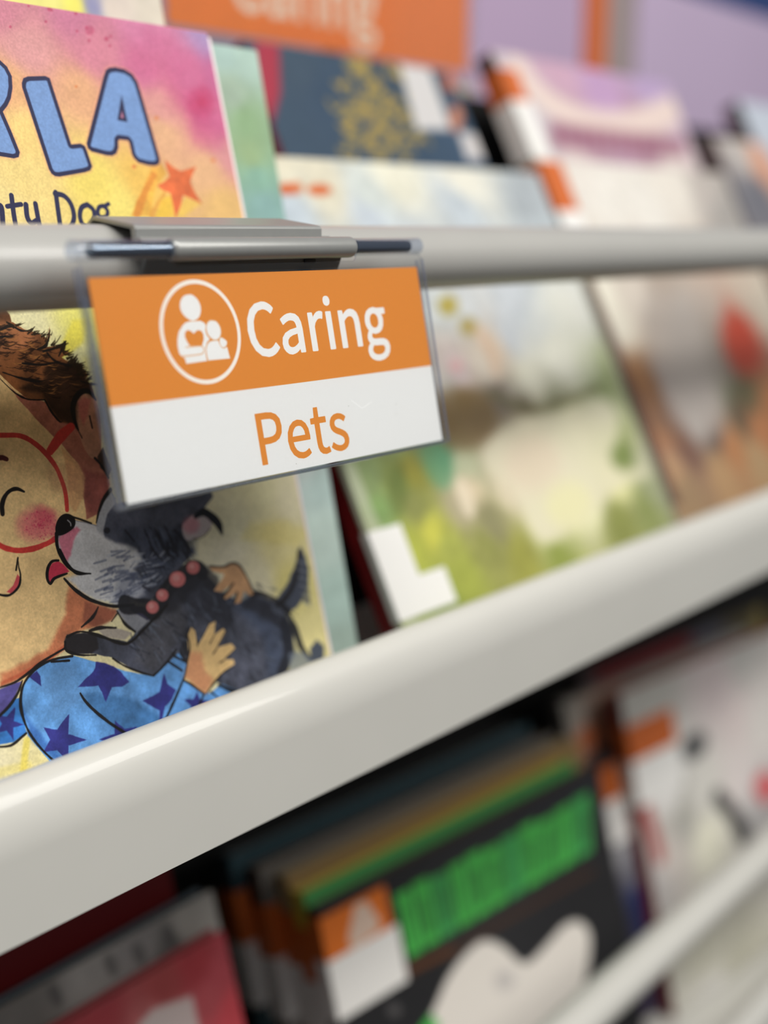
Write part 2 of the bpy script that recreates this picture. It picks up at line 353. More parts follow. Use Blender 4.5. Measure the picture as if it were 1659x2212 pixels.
SORANGE = mat('label_paper_orange', (196, 98, 38), .45)
ORANGE = (220, 134, 46)

# ------------------------------------------------------------------ the place
RY, RZ, RR = .300, -.0095, .0120           # near retaining rail
RZ1 = -.4195                               # rail of the row below
PITCH = RZ - RZ1
F0 = -.1928; F1 = -.5600                # tray floors
X0, X1 = -.35, 2.35
fl = mesh('floor', [(-1.5, -2.5, -CZ), (4, -2.5, -CZ), (4, 2.2, -CZ), (-1.5, 2.2, -CZ), (-1.5, -2.5, -CZ - .05), (4, -2.5, -CZ - .05), (4, 2.2, -CZ - .05), (-1.5, 2.2, -CZ - .05)], BF,
          mat('grey_vinyl_floor', (92, 88, 83), .5, noise=.08, scale=8)); fl['kind'] = 'structure'
wl = mesh('wall_back', [(-1.5, 1.6, -CZ), (4, 1.6, -CZ), (4, 1.68, -CZ), (-1.5, 1.68, -CZ), (-1.5, 1.6, 1.5), (4, 1.6, 1.5), (4, 1.68, 1.5), (-1.5, 1.68, 1.5)], BF,
          mat('lilac_painted_wall', (176, 158, 182), .8, noise=.03, scale=3)); wl['kind'] = 'structure'

unit = thing('display_shelving', 'tall black-backed face-out book display unit carrying the white shelf trays', 'shelving', (.9, .5, -CZ))
def back_prof(zf):
    # sloped back of one row
    a = math.radians(27); L = .245
    y0 = .412; y1 = y0 + L * math.sin(a); z1 = zf + L * math.cos(a)
    return [(y0, zf), (y1, z1), (y1 + .004, z1), (y0 + .004, zf)]
for zf in (F0, F1):
    extrude_x('back_panel', back_prof(zf), X0, X1, DARK, unit)
extrude_x('rear_board', [(.53, -CZ), (.55, -CZ), (.55, F0 + .285), (.53, F0 + .285)], X0, X1, DARK, unit)
for x in (X0 - .02, X1):
    extrude_x('side_panel', [(.305, -CZ), (.55, -CZ), (.55, F0 + .285), (.305, F0 + .1)], x, x + .02, DARK, unit)
extrude_x('plinth', [(.31, -CZ), (.53, -CZ), (.53, F1 - .02), (.31, F1 - .02)], X0, X1, DARK, unit)

def tray(zf, label):
    zt = zf + .0425; zb = zf - .0027; yf = .278
    lip = thing('white_shelf', label, 'shelf', (.9, .33, zf), 'white shelves of the display')
    pr = [(yf, zb), (yf + .0008, zb - .0003), (.526, zb), (.526, zf), (yf + .0175, zf)]
    n = 40
    # rounded top nose, falling to the flat face
    for k in range(n + 1):
        t = math.pi * k / n
        cy, cz_ = yf + .00925, zt - .0085
        y = cy + .00825 * math.cos(t); z = cz_ + .0085 * (math.sin(t))
        if t > math.pi / 2:
            q = (t - math.pi / 2) / (math.pi / 2)
            y = cy - .00925 * math.sin(q * math.pi / 2); z = zt - (.019 * (1 - math.cos(q * math.pi / 2)))
        pr.append((y, z))
    o = extrude_x('shelf_tray', pr, X0, X1, WHITE, lip)
    for p in o.data.polygons:
        if len(p.vertices) == 4 and p.center.z > zt - .0195 - zf: p.use_smooth = True
    return lip
tray(F0, 'long white metal shelf with a rounded front lip under the face-out picture books')
tray(F1, 'long white metal shelf lip lower down, at the bottom right corner')
def rail(z, label, rm):
    r = thing('retaining_rail', label, 'rail', (.9, RY, z - RR), 'round rails in front of the books')
    tube_x('rail_tube', RY, z, RR, X0, X1, rm, r, seg=64)
    for x in (X0 + .004, X1 - .004):
        extrude_x('rail_bracket', [(RY, z - .006), (.40, z - .006), (.40, z + .006), (RY, z + .006)], x - .004, x + .004, GREYD, r)
    return r
rail(RZ, 'grey-white round rail across the picture, holding the orange and white label', RAIL)
rail(RZ1, 'white round rail crossing the lower right corner in front of the pale books', WHITE)

# ------------------------------------------------------------------ books
def book(name, label, pl, uL, uR, vT, thick, zf, canvas, spine, group=None, hard=True, back=None, top_round=0., edge=None):
    ct = .0024 if hard else .0006
    v0 = (zf + thick * pl.n[2] - pl.o[2]) / pl.v[2]
    c = pl.pt((uL + uR) / 2, v0, -thick)
    t = thing(name, label, 'book', c, group or ('picture books on the upper shelf' if zf == F0 else 'picture books on the lower shelf'))
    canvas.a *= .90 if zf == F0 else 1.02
    ins = .003 if hard else .0003
    pm = print_mat(name + '_print', canvas)
    pbox('front_cover', pl, uL, uR, v0, vT, -ct, 0, pm, t, bevel=.0006 if hard else .0002, uvf=canvas.uvf())
    sm = mat(name + label[:18] + 'spine', spine, .45)
    pbox('back_cover', pl, uL, uR, v0, vT, -thick, -thick + ct, mat(name + label[:18] + 'back', back or spine, .45), t, bevel=.0005 if hard else .0002)
    pbox('spine', pl, uL - .0004, uL + ct, v0, vT, -thick + ct * .5, -ct * .5, sm, t, bevel=.0004 if hard else .0001)
    pbox('page_block', pl, uL + ct, uR - ins, v0 + ins, vT - ins, -thick + ct, -ct, PAGES, t)
    return t
def corner(pl, TL, TR):
    a, b = pl.uv(*TL), pl.uv(*TR); return a[0], b[0], (a[1] + b[1]) / 2
def top_frame(TL, TR, Y, lean):
    """frame of a book whose level top edge runs between two seen corners"""
    a = atY(*TL, Y); r = ray(*TR); b = r * a[2] / r[2]; d = b - a
    p = Plane(a, lean, math.degrees(math.atan2(d[1], d[0]))); return p, 0., float(np.hypot(d[0], d[1])), 0.
def vfloor(pl, zf): return (zf - pl.o[2]) / pl.v[2] - .005
def spine_label(t, pl, uL, v0, v1, w0, w1, front=0., split=.45):
    """orange over white paper label wrapped round a spine, front = width on the cover"""
    vm = v1 - (v1 - v0) * split
    for nm, a, b, m in (('orange_label', vm, v1, SORANGE), ('white_label', v0, vm, SWHITE)):
        L = [(uL - .0008, w0), (uL - .0008, w1 + .0004)]
        pbox(nm, pl, uL - .0010, uL - .0004, a, b, w0, w1 + .0003, m, t)
        if front: pbox(nm, pl, uL - .0010, uL + front, a, b, w1 + .0001, w1 + .0005, m, t)

# ---- the book with the girl and the dog
C = Plane([0, .345, -.0117], 14.5)
cR = C.uv(450, 70)[0] - .0005; cT = C.uv(450, 70)[1]; cL = cR - .215
k = Canvas(C, cL, cR, vfloor(C, F0), cT, 6.0, (235, 205, 130), 3); k.lw = 1.28
k.wash([(-250, 60, (215, 150, 140)), (-200, 420, (240, 215, 130)), (0, 10, (208, 130, 148)), (150, 20, (204, 122, 152)), (300, 50, (212, 128, 165)), (440, 85, (178, 150, 198)), (60, 100, (224, 158, 158)), (200, 100, (214, 132, 152)),
        (310, 150, (212, 118, 155)), (430, 215, (202, 84, 130)), (400, 150, (214, 128, 165)), (480, 250, (212, 112, 152)), (470, 160, (205, 120, 165)), (20, 200, (238, 182, 128)), (180, 200, (234, 176, 132)), (60, 300, (248, 214, 132)),
        (350, 230, (226, 158, 152)), (360, 290, (234, 182, 140)), (500, 330, (222, 152, 155)), (450, 370, (236, 186, 140)), (200, 400, (246, 222, 112)), (60, 400, (246, 218, 138)), (310, 400, (246, 200, 98)), (490, 450, (236, 192, 122)), (20, 460, (248, 224, 150)), (250, 460, (248, 228, 122)),
        (20, 560, (245, 225, 150)), (300, 560, (246, 225, 130)), (530, 560, (240, 215, 140)), (60, 700, (245, 240, 190)), (180, 690, (245, 240, 130)), (170, 780, (238, 238, 185)), (400, 800, (240, 236, 180)), (600, 800, (240, 235, 190)), (560, 1060, (242, 236, 190)), (620, 1080, (240, 232, 195)), (600, 1160, (244, 232, 170)),
        (500, 1140, (240, 236, 200)), (560, 1250, (244, 236, 200)), (500, 1200, (238, 232, 205)), (630, 1250, (245, 232, 150)), (680, 1380, (244, 232, 165)), (0, 1680, (245, 235, 195)), (60, 1700, (246, 232, 165)), (690, 1500, (240, 230, 175))], warp=25, blotch=.05)
k.T = (2.6758, 0, 0)
for x, y, r in [(287, 52, 14), (438, 78, 10), (265, 125, 8), (615, 225, 13), (515, 235, 10), (445, 180, 8), (635, 265, 9), (640, 210, 7), (300, 60, 7), (500, 160, 9), (60, 155, 8), (165, 35, 6)]:
    k.dab((x, y), r, (190, 70, 105), .75, soft=5, rough=3)
k.dab((520, 178), 26, (192, 76, 112), .6, soft=14, rough=14)
k.dab((1160, 592), 75, (200, 60, 105), .55, soft=70, rough=25); k.dab((1165, 590), 28, (196, 48, 90), .7, soft=25, rough=12)
k.dab((900, 320), 170, (206, 92, 140), .35, soft=150, rough=60); k.dab((1120, 470), 190, (206, 85, 135), .35, soft=150, rough=60)
k.dab((1200, 760), 110, (206, 85, 140), .35, soft=90, rough=40)
for x, y, r in [(905, 682, 11), (775, 962, 13), (1232, 926, 13), (948, 1175, 9), (440, 500, 8)]: k.dab((x, y), r, (226, 130, 70), .7, soft=5, rough=4)
# star and its tail
k.fill([(900, 900), (960, 1000), (905, 1075), (870, 1250), (755, 1250), (830, 1080)], (240, 178, 70), .8, soft=14, rough=10, blotch=.2)
k.line([(890, 1010), (830, 1130), (790, 1245)], (224, 130, 50), 30, .6, soft=12, rough=10)
k.line([(950, 1120), (900, 1200), (880, 1250)], (224, 140, 50), 22, .5, soft=12, rough=10)
k.fill([(930, 1150), (1000, 1120), (1010, 1250), (900, 1260)], (246, 200, 60), .7, soft=18, rough=8)
k.fill([(1070, 1130), (1160, 1180), (1060, 1250), (1020, 1250)], (246, 206, 80), .6, soft=18, rough=8)
k.fill([(955, 925), (1000, 965), (1045, 990), (1135, 963), (1112, 1010), (1098, 1050), (1125, 1110), (1168, 1178), (1110, 1150), (1058, 1128), (1045, 1190), (1015, 1262), (1000, 1190), (985, 1118), (940, 1100), (905, 1072), (950, 1050), (982, 1020), (965, 975)], (228, 112, 62), 1, soft=3, rough=4, blotch=.25)
NAVY, BLUE = (30, 32, 74), (122, 158, 214)
R_ = [(-260, 330), (-80, 335), (0, 348), (40, 385), (68, 440), (72, 510), (62, 570), (42, 612), (16, 645), (66, 760), (114, 880), (108, 908), (80, 915), (0, 902), (-60, 860), (-110, 700), (-115, 890), (-230, 880)]
L_ = [(126, 480), (135, 452), (160, 442), (262, 439), (288, 452), (300, 490), (412, 835), (465, 830), (490, 843), (502, 870), (533, 962), (522, 985), (490, 996), (345, 1021), (318, 1018), (298, 1004), (283, 978), (128, 505)]
A_ = [(612, 405), (630, 392), (665, 388), (720, 400), (765, 428), (795, 475), (812, 530), (924, 918), (922, 945), (902, 958), (860, 956), (800, 940), (775, 915), (762, 890), (748, 824), (740, 812), (690, 806), (683, 815), (684, 856), (672, 888), (648, 901), (615, 898), (530, 876), (508, 858), (500, 830), (600, 440)]
for P_ in (R_, L_, A_):
    k.fill(P_, (240, 160, 130), .5, soft=26, grow=8)
for P_ in (R_, L_, A_):
    k.fill(P_, NAVY, 1, soft=2.5); k.fill(P_, BLUE, 1, soft=2.5, grow=-24, blotch=.04)
k.fill([(-120, 450), (-50, 440), (-20, 480), (-40, 560), (-110, 570)], NAVY)
k.fill([(703, 550), (737, 706), (679, 694)], NAVY); k.fill([(705, 640), (716, 682), (697, 680)], (190, 120, 150), soft=5)
LT = dict(soft=2.5)
k.line([(-40, 1200), (0, 1188), (12, 1225), (18, 1330)], NAVY, 24, **LT)
k.line([(66, 1130), (80, 1240), (98, 1340)], NAVY, 22, **LT); k.line([(42, 1193), (122, 1181)], NAVY, 20, **LT)
k.line([(150, 1183), (158, 1255), (182, 1290), (212, 1275)], NAVY, 23, **LT); k.line([(205, 1178), (218, 1250), (236, 1340)], NAVY, 22, **LT)
k.line([(322, 1112), (335, 1210), (352, 1335)], NAVY, 22, **LT); k.line([(318, 1120), (370, 1132), (410, 1180), (428, 1250), (412, 1310), (380, 1335)], NAVY, 22, **LT)
k.line([(505, 1183), (540, 1215), (545, 1270), (520, 1310), (480, 1300), (462, 1250), (472, 1200), (505, 1183)], NAVY, 21, **LT)
k.line([(600, 1190), (622, 1220), (612, 1255), (580, 1255), (565, 1225), (575, 1196), (600, 1190)], NAVY, 18, **LT); k.line([(600, 1195), (628, 1178)], NAVY, 17, **LT); k.line([(600, 1255), (632, 1290), (600, 1340)], NAVY, 18, **LT)
# ---- the illustration: traced in crop units (3.318 per px, from 0,640) and (2.0737 per px, from 0,1140)
T2, T3 = (3.318, 0, 640), (2.0737, 0, 1140)
INK = (24, 20, 20)
k.T = T2
k.fill([(520, 170), (640, 150), (600, 330), (430, 470), (420, 400)], (250, 238, 90), .8, soft=40, rough=10)
k.fill([(590, 440), (700, 400), (760, 700), (640, 640)], (236, 232, 150), .6, soft=60)
# what lies left of the seen part: the rest of the head, hair and sleeve
k.T = (1, 0, 0)
k.fill([(-60, 640), (-170, 690), (-250, 860), (-262, 1060), (-215, 1200), (-120, 1100), (-60, 860), (10, 760), (20, 680)], (112, 70, 42), 1, soft=4, rough=4, smooth=True, blotch=.4)
k.fill([(-30, 1450), (-150, 1440), (-260, 1540), (-300, 1720), (-100, 1760), (0, 1600)], (92, 150, 214), 1, soft=4, rough=3, smooth=True, blotch=.3)
k.fill([(40, 800), (-80, 850), (-175, 980), (-200, 1150), (-160, 1320), (-60, 1440), (60, 1480), (120, 1300), (100, 1000)], (244, 208, 148), 1, soft=4, rough=2, smooth=True, blotch=.14)
k.T = T2
# face
SK, SK2, SKR = (244, 208, 148), (235, 182, 120), (176, 104, 88)
k.fill([(-60, 640), (-20, 560), (120, 690), (330, 760), (520, 900), (560, 700), (700, 720), (730, 1100), (790, 1350), (720, 1560), (690, 1640), (520, 2300), (-60, 2500), (-200, 1900), (-200, 1000)], SK, 1, soft=6, rough=4, blotch=.14)
k.T = T3
k.fill([(-200, 0), (260, 20), (300, 230), (430, 335), (525, 370), (505, 415), (440, 435), (360, 465), (290, 510), (290, 545), (230, 590), (110, 665), (0, 712), (-180, 560)], SK, 1, soft=4, rough=3, blotch=.14)
k.fill([(310, 260), (430, 340), (525, 370), (505, 415), (440, 435), (360, 465), (290, 510), (290, 545), (230, 590), (110, 665), (0, 712), (0, 650), (120, 600), (210, 540), (250, 470), (290, 380)], (206, 112, 78), .8, soft=30, rough=14, blotch=.25)
k.fill([(0, 690), (110, 640), (230, 570), (290, 520), (290, 545), (230, 592), (110, 668), (0, 714)], (200, 90, 62), .7, soft=12, rough=6)
k.fill([(380, 330), (470, 350), (525, 372), (505, 415), (420, 440), (370, 420)], (150, 84, 66), .7, soft=16, rough=8, blotch=.2)
k.T = T2
k.fill([(30, 590), (130, 700), (330, 760), (520, 900), (560, 960), (730, 1100), (790, 1350), (700, 1560), (620, 1600), (600, 1420), (610, 1300), (560, 1200), (440, 1060), (260, 880), (120, 730)], SKR, .92, soft=10, rough=10, blotch=.3)
k.fill([(440, 1080), (560, 1200), (612, 1290), (600, 1430), (540, 1560), (500, 1500), (480, 1300)], (226, 168, 118), .7, soft=20, rough=12, blotch=.2)
k.fill([(600, 1240), (780, 1290), (790, 1400), (690, 1560), (620, 1540)], (132, 66, 66), .6, soft=50, rough=20, blotch=.2)
# ear
k.fill([(538, 760), (560, 715), (600, 700), (660, 712), (700, 770), (722, 880), (728, 1050), (712, 1130), (660, 1160), (600, 1080), (555, 930)], (196, 142, 116), 1, soft=5, rough=4, smooth=True, blotch=.25)
k.fill([(560, 760), (600, 725), (650, 740), (630, 860), (600, 930), (570, 860)], (206, 110, 104), .7, soft=30, rough=10)
# hair
k.fill([(-400, 150), (0, 182), (90, 185), (180, 240), (270, 262), (338, 300), (356, 205), (362, 290), (322, 368), (430, 350), (473, 320), (440, 395), (505, 402), (442, 438), (515, 488), (600, 492), (562, 520), (640, 560), (605, 598), (655, 630), (692, 745), (620, 682), (560, 692), (527, 760), (535, 880), (562, 965), (512, 912), (430, 905), (372, 835), (320, 747), (210, 742), (100, 662), (0, 560), (-400, 420)], (128, 80, 48), 1, soft=5, rough=5, blotch=.5)
k.fill([(-400, 150), (60, 185), (180, 240), (260, 300), (180, 380), (0, 400), (-400, 380)], (172, 112, 74), .8, soft=50, rough=25, blotch=.4)
k.fill([(330, 480), (560, 500), (650, 640), (680, 730), (600, 680), (540, 740), (560, 950), (430, 905), (360, 800), (300, 700), (120, 660), (300, 600)], (52, 34, 24), .9, soft=45, rough=25, blotch=.4)
r = np.random.RandomState(5)
for i in range(330):
    x, y = r.uniform(-60, 540), r.uniform(200, 760)
    if y < 196 + x * .55 or y > 520 + x * .62: continue
    L = r.uniform(30, 120)
    k.line([(x, y), (x + L * .5, y + L * .12), (x + L, y - L * r.uniform(-.25, .3))], (34, 20, 14) if r.rand() < .68 else (178, 120, 66), r.uniform(3, 10), .7, soft=4, rough=9, taper=[.2, 1, .1])
for P_ in [[(-20, 570), (60, 650), (120, 700), (200, 738), (315, 742)], [(320, 740), (370, 830), (430, 900), (450, 890)], [(0, 290), (90, 285)], [(0, 240), (60, 215), (110, 225)], [(60, 195), (150, 245), (210, 245)],
           [(270, 380), (330, 350), (358, 250)], [(340, 410), (390, 460), (470, 490), (560, 500)], [(20, 545), (160, 590), (280, 610), (360, 590)], [(160, 480), (300, 490), (420, 470)], [(310, 395), (420, 362), (470, 325)],
           [(420, 430), (450, 370), (472, 322)], [(520, 500), (555, 445)], [(530, 510), (600, 492)], [(560, 560), (640, 565)], [(580, 610), (655, 632)]]:
    k.line(P_, INK, 15, .95, soft=4, rough=7, taper=[.5, 1, .3])
for x, y, a, L in [(340, 300, -75, 90), (352, 260, -60, 60), (300, 275, -30, 70), (240, 250, -20, 60), (400, 352, -35, 90), (450, 372, -62, 70), (470, 400, -12, 60), (480, 430, -28, 60), (540, 480, -60, 60), (560, 495, -5, 70), (545, 520, -25, 80), (600, 545, -10, 60), (620, 580, -30, 50), (640, 620, -5, 50), (575, 560, -40, 70), (500, 470, -50, 70), (210, 245, -35, 50), (120, 205, -15, 60), (60, 190, 10, 80), (380, 350, -80, 70)]:
    for j in range(4):
        aa = math.radians(a + r.uniform(-28, 28)); l = L * r.uniform(.6, 1.1); x_, y_ = x + r.uniform(-26, 16), y + r.uniform(-8, 26)
        k.line([(x_, y_), (x_ + l * .5 * math.cos(aa) + 4, y_ + l * .5 * math.sin(aa)), (x_ + l * math.cos(aa), y_ + l * math.sin(aa))], (36, 26, 14), 9, .85, soft=3, rough=6, taper=[1, .7, .15])
k.line([(690, 742), (640, 685), (585, 685), (540, 730), (522, 800), (535, 890), (560, 955)], INK, 30, soft=4, rough=8, taper=[.6, 1, 1, .9, .4])
k.line([(560, 960), (588, 1015)], INK, 8, .7); k.line([(642, 858), (662, 945)], INK, 9, soft=3)
k.fill([(700, 1150), (740, 1080), (800, 1240), (780, 1290), (720, 1230)], (60, 44, 34), 1, soft=8, rough=6); k.line([(680, 1160), (730, 1215), (780, 1300)], INK, 12, soft=3, rough=4)
# glasses
RED = (206, 62, 56)
k.line([(510, 935), (440, 1000), (360, 1110)], RED, 58, soft=5, rough=6, taper=[.8, 1, .7])
k.line([(-260, 1300), (-180, 1100), (-60, 1010), (60, 995), (160, 1005), (250, 1055), (340, 1140), (405, 1230), (450, 1340), (472, 1430), (480, 1530)], RED, 29, soft=4, rough=6, blotch=.2)
k.line([(396, 1738), (330, 1775), (240, 1808), (140, 1822), (40, 1805), (-40, 1760), (-200, 1640), (-260, 1480)], RED, 30, soft=4, rough=6, blotch=.2)
k.dab((470, 1300), 120, (170, 110, 86), .25, soft=90, rough=40); k.dab((290, 1640), 150, (226, 84, 116), .62, soft=120, rough=50, ry=120); k.dab((330, 1560), 70, (220, 70, 100), .35, soft=60, rough=40)
for i in range(150):
    a, q = r.uniform(0, 6.28), r.uniform(0, 125) ** 1; k.dab((290 + q * math.cos(a), 1640 + q * math.sin(a) * .85), r.uniform(3, 7), (206, 60, 96), .4, soft=3)
k.line([(-10, 1160), (20, 1158), (48, 1168)], (76, 24, 26), 26, soft=5, rough=8)
k.line([(18, 1560), (14, 1500), (32, 1440), (70, 1395), (120, 1380), (172, 1400)], INK, 25, soft=3, rough=4, taper=[1, 1.1, .8, .9, .5])
k.T = T3
k.fill([(78, 205), (92, 225), (84, 262), (50, 296), (28, 288), (60, 258)], (214, 84, 92), 1, soft=3, rough=3)
k.line([(80, 130), (84, 175), (92, 215), (84, 262), (50, 298), (15, 303), (-30, 290)], INK, 9, soft=2, rough=2.5, taper=[.3, .7, .8, 1, 1])
k.line([(80, 135), (72, 190)], INK, 7, soft=2, rough=2)
# dog: body
SL = (76, 79, 93)
k.fill([(290, 510), (302, 482), (380, 468), (470, 492), (570, 512), (610, 470), (690, 370), (760, 262), (850, 200), (890, 180), (950, 235), (1000, 300), (1080, 330), (1140, 297), (1230, 330), (1290, 400), (1312, 480), (1315, 560), (1290, 640), (1200, 690), (1085, 735), (1010, 715), (975, 690), (860, 640), (700, 660), (690, 664), (600, 640), (560, 615), (500, 580), (430, 566), (330, 566), (298, 548)], SL, 1, soft=4, rough=6, blotch=.45)
k.fill([(980, 300), (1140, 298), (1240, 335), (1300, 420), (1315, 560), (1290, 640), (1200, 690), (1180, 500), (1080, 400)], (70, 84, 112), .55, soft=60, rough=20, blotch=.3)
k.fill([(830, 190), (1000, 300), (1060, 400), (1000, 470), (860, 380), (780, 280)], (50, 52, 64), .7, soft=50, rough=20, blotch=.3)
k.fill([(290, 510), (302, 482), (380, 468), (430, 480), (440, 540), (410, 566), (330, 566), (298, 548)], (38, 34, 36), .9, soft=14, rough=8)
k.fill([(800, 560), (850, 440), (860, 560), (840, 660), (810, 640)], (34, 34, 40), .8, soft=14, rough=8)
k.fill([(1130, 300), (1240, 335), (1290, 400), (1310, 480), (1200, 420), (1080, 360)], (40, 40, 48), .7, soft=40, rough=18)
k.fill([(620, 470), (700, 380), (800, 320), (840, 420), (760, 560), (690, 640), (600, 600)], (96, 94, 98), .5, soft=50, rough=20, blotch=.3)
for i in range(300):
    x, y = r.uniform(580, 1290), r.uniform(230, 690)
    if y < 340 and x < 760 or y < 470 - (x - 580) * .6 or y > 560 + (x - 580) * .3: continue
    L = r.uniform(20, 60); a = r.uniform(.3, 1.4)
    k.line([(x, y), (x + L * math.cos(a), y + L * math.sin(a))], (40, 42, 54) if r.rand() < .6 else (112, 122, 142), r.uniform(3, 9), .4, soft=5, rough=4, smooth=False)
k.fill([(520, 368), (560, 352), (650, 372), (668, 415), (610, 470), (560, 420)], (150, 152, 160), 1, soft=4, rough=4, blotch=.2); k.fill([(570, 345), (650, 355), (690, 390), (660, 415), (600, 380)], (52, 50, 76), .9, soft=6, rough=4)
k.fill([(440, 455), (520, 450), (590, 470), (560, 500), (470, 490)], (170, 160, 156), .8, soft=8, rough=4)
# tail and back leg
k.line([(1245, 355), (1300, 310), (1338, 250), (1352, 180), (1345, 100)], (78, 84, 100), 74, soft=10, rough=12, taper=[.7, 1, 1.1, .8, .15])
k.line([(1240, 350), (1290, 300), (1325, 220), (1340, 110)], INK, 16, .8, soft=6, rough=4)
for i in range(26):
    t = i / 25.; k.line([(1130 + t * 160, 300 + t * t * 90), (1138 + t * 165, 286 + t * t * 88)], (30, 30, 36), 8, .8, soft=4, rough=4, smooth=False)

for i in range(16): k.line([(1330 + i * 2, 150 + i * 12), (1372 + i, 165 + i * 12)], (150, 156, 166) if i % 3 == 0 else (58, 62, 76), 9, .6, soft=6, smooth=False)
k.line([(1290, 380), (1320, 450), (1350, 530), (1390, 590)], (30, 32, 40), 26, .9, soft=9, rough=6, taper=[.4, 1, .8, .5])
k.line([(1275, 430), (1290, 560), (1265, 640)], (36, 38, 48), 40, .85, soft=16, rough=8)
k.fill([(1385, 540), (1420, 500), (1450, 530), (1450, 600), (1400, 610)], (62, 72, 96), .9, soft=12, rough=6); k.fill([(1290, 560), (1370, 560), (1420, 620), (1300, 650)], (120, 132, 150), .7, soft=16, rough=6)
# dog: head
k.T = T2
k.fill([(720, 1500), (795, 1385), (840, 1480), (1000, 1450), (1300, 1340), (1500, 1330), (1530, 1440), (1450, 1540), (1340, 1640), (1340, 1760), (1390, 1830), (1330, 1900), (1150, 2140), (1040, 2200), (700, 2150), (560, 1980), (430, 1850), (410, 1700), (540, 1600), (690, 1640)], SL, 1, soft=5, rough=8, blotch=.45)
k.fill([(520, 1600), (655, 1634), (705, 1650), (780, 1780), (600, 1800), (530, 1660)], (214, 212, 214), 1, soft=14, rough=8)
k.fill([(690, 1640), (700, 1560), (740, 1480), (800, 1400), (840, 1480), (770, 1560), (740, 1680), (760, 1760), (700, 1760)], (176, 178, 184), .95, soft=12, rough=8, blotch=.1)
k.T = T3
k.fill([(255, 50), (345, 0), (430, 10), (470, 40), (540, 70), (610, 95), (640, 140), (600, 190), (640, 250), (650, 300), (600, 335), (520, 350), (430, 328), (350, 275), (300, 228), (345, 207), (300, 170), (268, 110)], (216, 216, 218), 1, soft=24, rough=16, blotch=.12)
k.fill([(540, 190), (660, 230), (660, 310), (560, 345), (480, 340), (520, 280)], (126, 134, 158), .55, soft=40, rough=24, blotch=.2)
k.fill([(520, 0), (880, 0), (880, 110), (800, 170), (740, 230), (650, 290), (640, 200), (660, 140), (600, 90)], (62, 68, 86), .55, soft=50, rough=30, blotch=.5)
for i in range(90):
    x, y = r.uniform(620, 860), r.uniform(-20, 200)
    if y > 210 - (x - 640) * .5: continue
    k.line([(x, y), (x + r.uniform(4, 22), y + r.uniform(15, 40)), (x + r.uniform(20, 44), y + r.uniform(40, 80))], (30, 32, 42) if r.rand() < .65 else (104, 116, 142), r.uniform(3, 8), .6, soft=4, rough=5, taper=[.3, 1, .2])
for i in range(120):
    x, y = r.uniform(470, 760), r.uniform(100, 330)
    if y > 330 - (x - 560) * .5: continue
    k.line([(x, y), (x - r.uniform(15, 60), y + r.uniform(2, 26))], (196, 202, 216) if r.rand() < .45 else (82, 90, 116), r.uniform(3, 9), .5, soft=4, rough=4, smooth=False)
k.fill([(262, 50), (300, 20), (345, -10), (362, 10), (330, 60), (318, 120), (300, 160), (276, 120)], (226, 112, 138), .8, soft=16, rough=12)
for P_ in [[(690, 0), (720, 60), (760, 130)], [(740, 0), (780, 80), (800, 130)], [(780, 10), (840, 80), (840, 130)], [(660, 30), (680, 90), (730, 150)], [(560, 10), (600, 60)], [(810, -10), (850, 50)]]:
    k.line(P_, (34, 34, 42), 14, .75, soft=6, rough=6, taper=[.4, 1, .3])
k.line([(690, 180), (730, 176)], (40, 40, 56), 10, .7, soft=5, rough=5); k.line([(640, 262), (668, 280)], (40, 40, 56), 10, .7, soft=5, rough=5)
k.dab((480, 12), 15, (38, 38, 44), .9, soft=6, rough=5)
k.T = T2
k.line([(795, 1385), (750, 1440), (712, 1530), (690, 1625)], INK, 22, soft=3, rough=4, taper=[1, 1, .7, .3])
k.fill([(398, 1650), (420, 1590), (460, 1560), (510, 1565), (540, 1600), (535, 1650), (490, 1690), (440, 1712), (405, 1705)], INK, 1, soft=4, rough=3, smooth=True)
k.line([(485, 1605), (505, 1625), (508, 1645)], (190, 190, 196), 7, .8, soft=4)
k.line([(520, 1582), (580, 1600), (655, 1628)], INK, 15, soft=3, rough=4, taper=[1, .8, .6])
k.line([(405, 1700), (408, 1780), (430, 1850), (475, 1925), (530, 1968), (590, 1985), (650, 1988)], INK, 19, soft=3, rough=4, taper=[1, 1, .9, .9, .5])
k.fill([(1310, 1640), (1400, 1560), (1460, 1560), (1510, 1600), (1500, 1680), (1400, 1740), (1330, 1740)], (190, 180, 184), 1, soft=10, rough=6, smooth=True); k.dab((1370, 1640), 60, (200, 120, 136), .6, soft=50, rough=10)
k.line([(1380, 1740), (1460, 1720), (1505, 1665)], (60, 56, 40), 6, .7, soft=4)
k.line([(1400, 1580), (1460, 1545), (1530, 1590), (1570, 1640), (1592, 1705)], (30, 32, 40), 44, soft=6, rough=8, taper=[.5, 1, 1, .9, .2])
k.T = T3
k.fill([(212, 232), (214, 190), (235, 158), (262, 150), (285, 165), (312, 196), (270, 212), (240, 228), (225, 250)], (214, 62, 88), 1, soft=3, rough=3)
k.line([(262, 146), (232, 152), (214, 185), (212, 228), (226, 250), (245, 226), (300, 205)], INK, 10, soft=2, rough=3, taper=[.7, 1, 1, 1, .6])
k.line([(268, 100), (300, 160), (345, 205), (400, 206)], INK, 11, soft=2, rough=3, taper=[1, 1, .9, .4])
k.line([(288, 228), (330, 272), (390, 315), (455, 340), (520, 352), (600, 345)], INK, 13, soft=2, rough=3, taper=[.5, 1, 1, 1, .6])
k.line([(560, 345), (640, 350), (690, 372), (735, 300), (790, 232), (870, 178), (905, 200)], (32, 32, 38), 54, .9, soft=10, rough=14)
k.line([(760, 345), (830, 260), (900, 205), (950, 240)], (38, 38, 46), 60, .7, soft=30, rough=14)
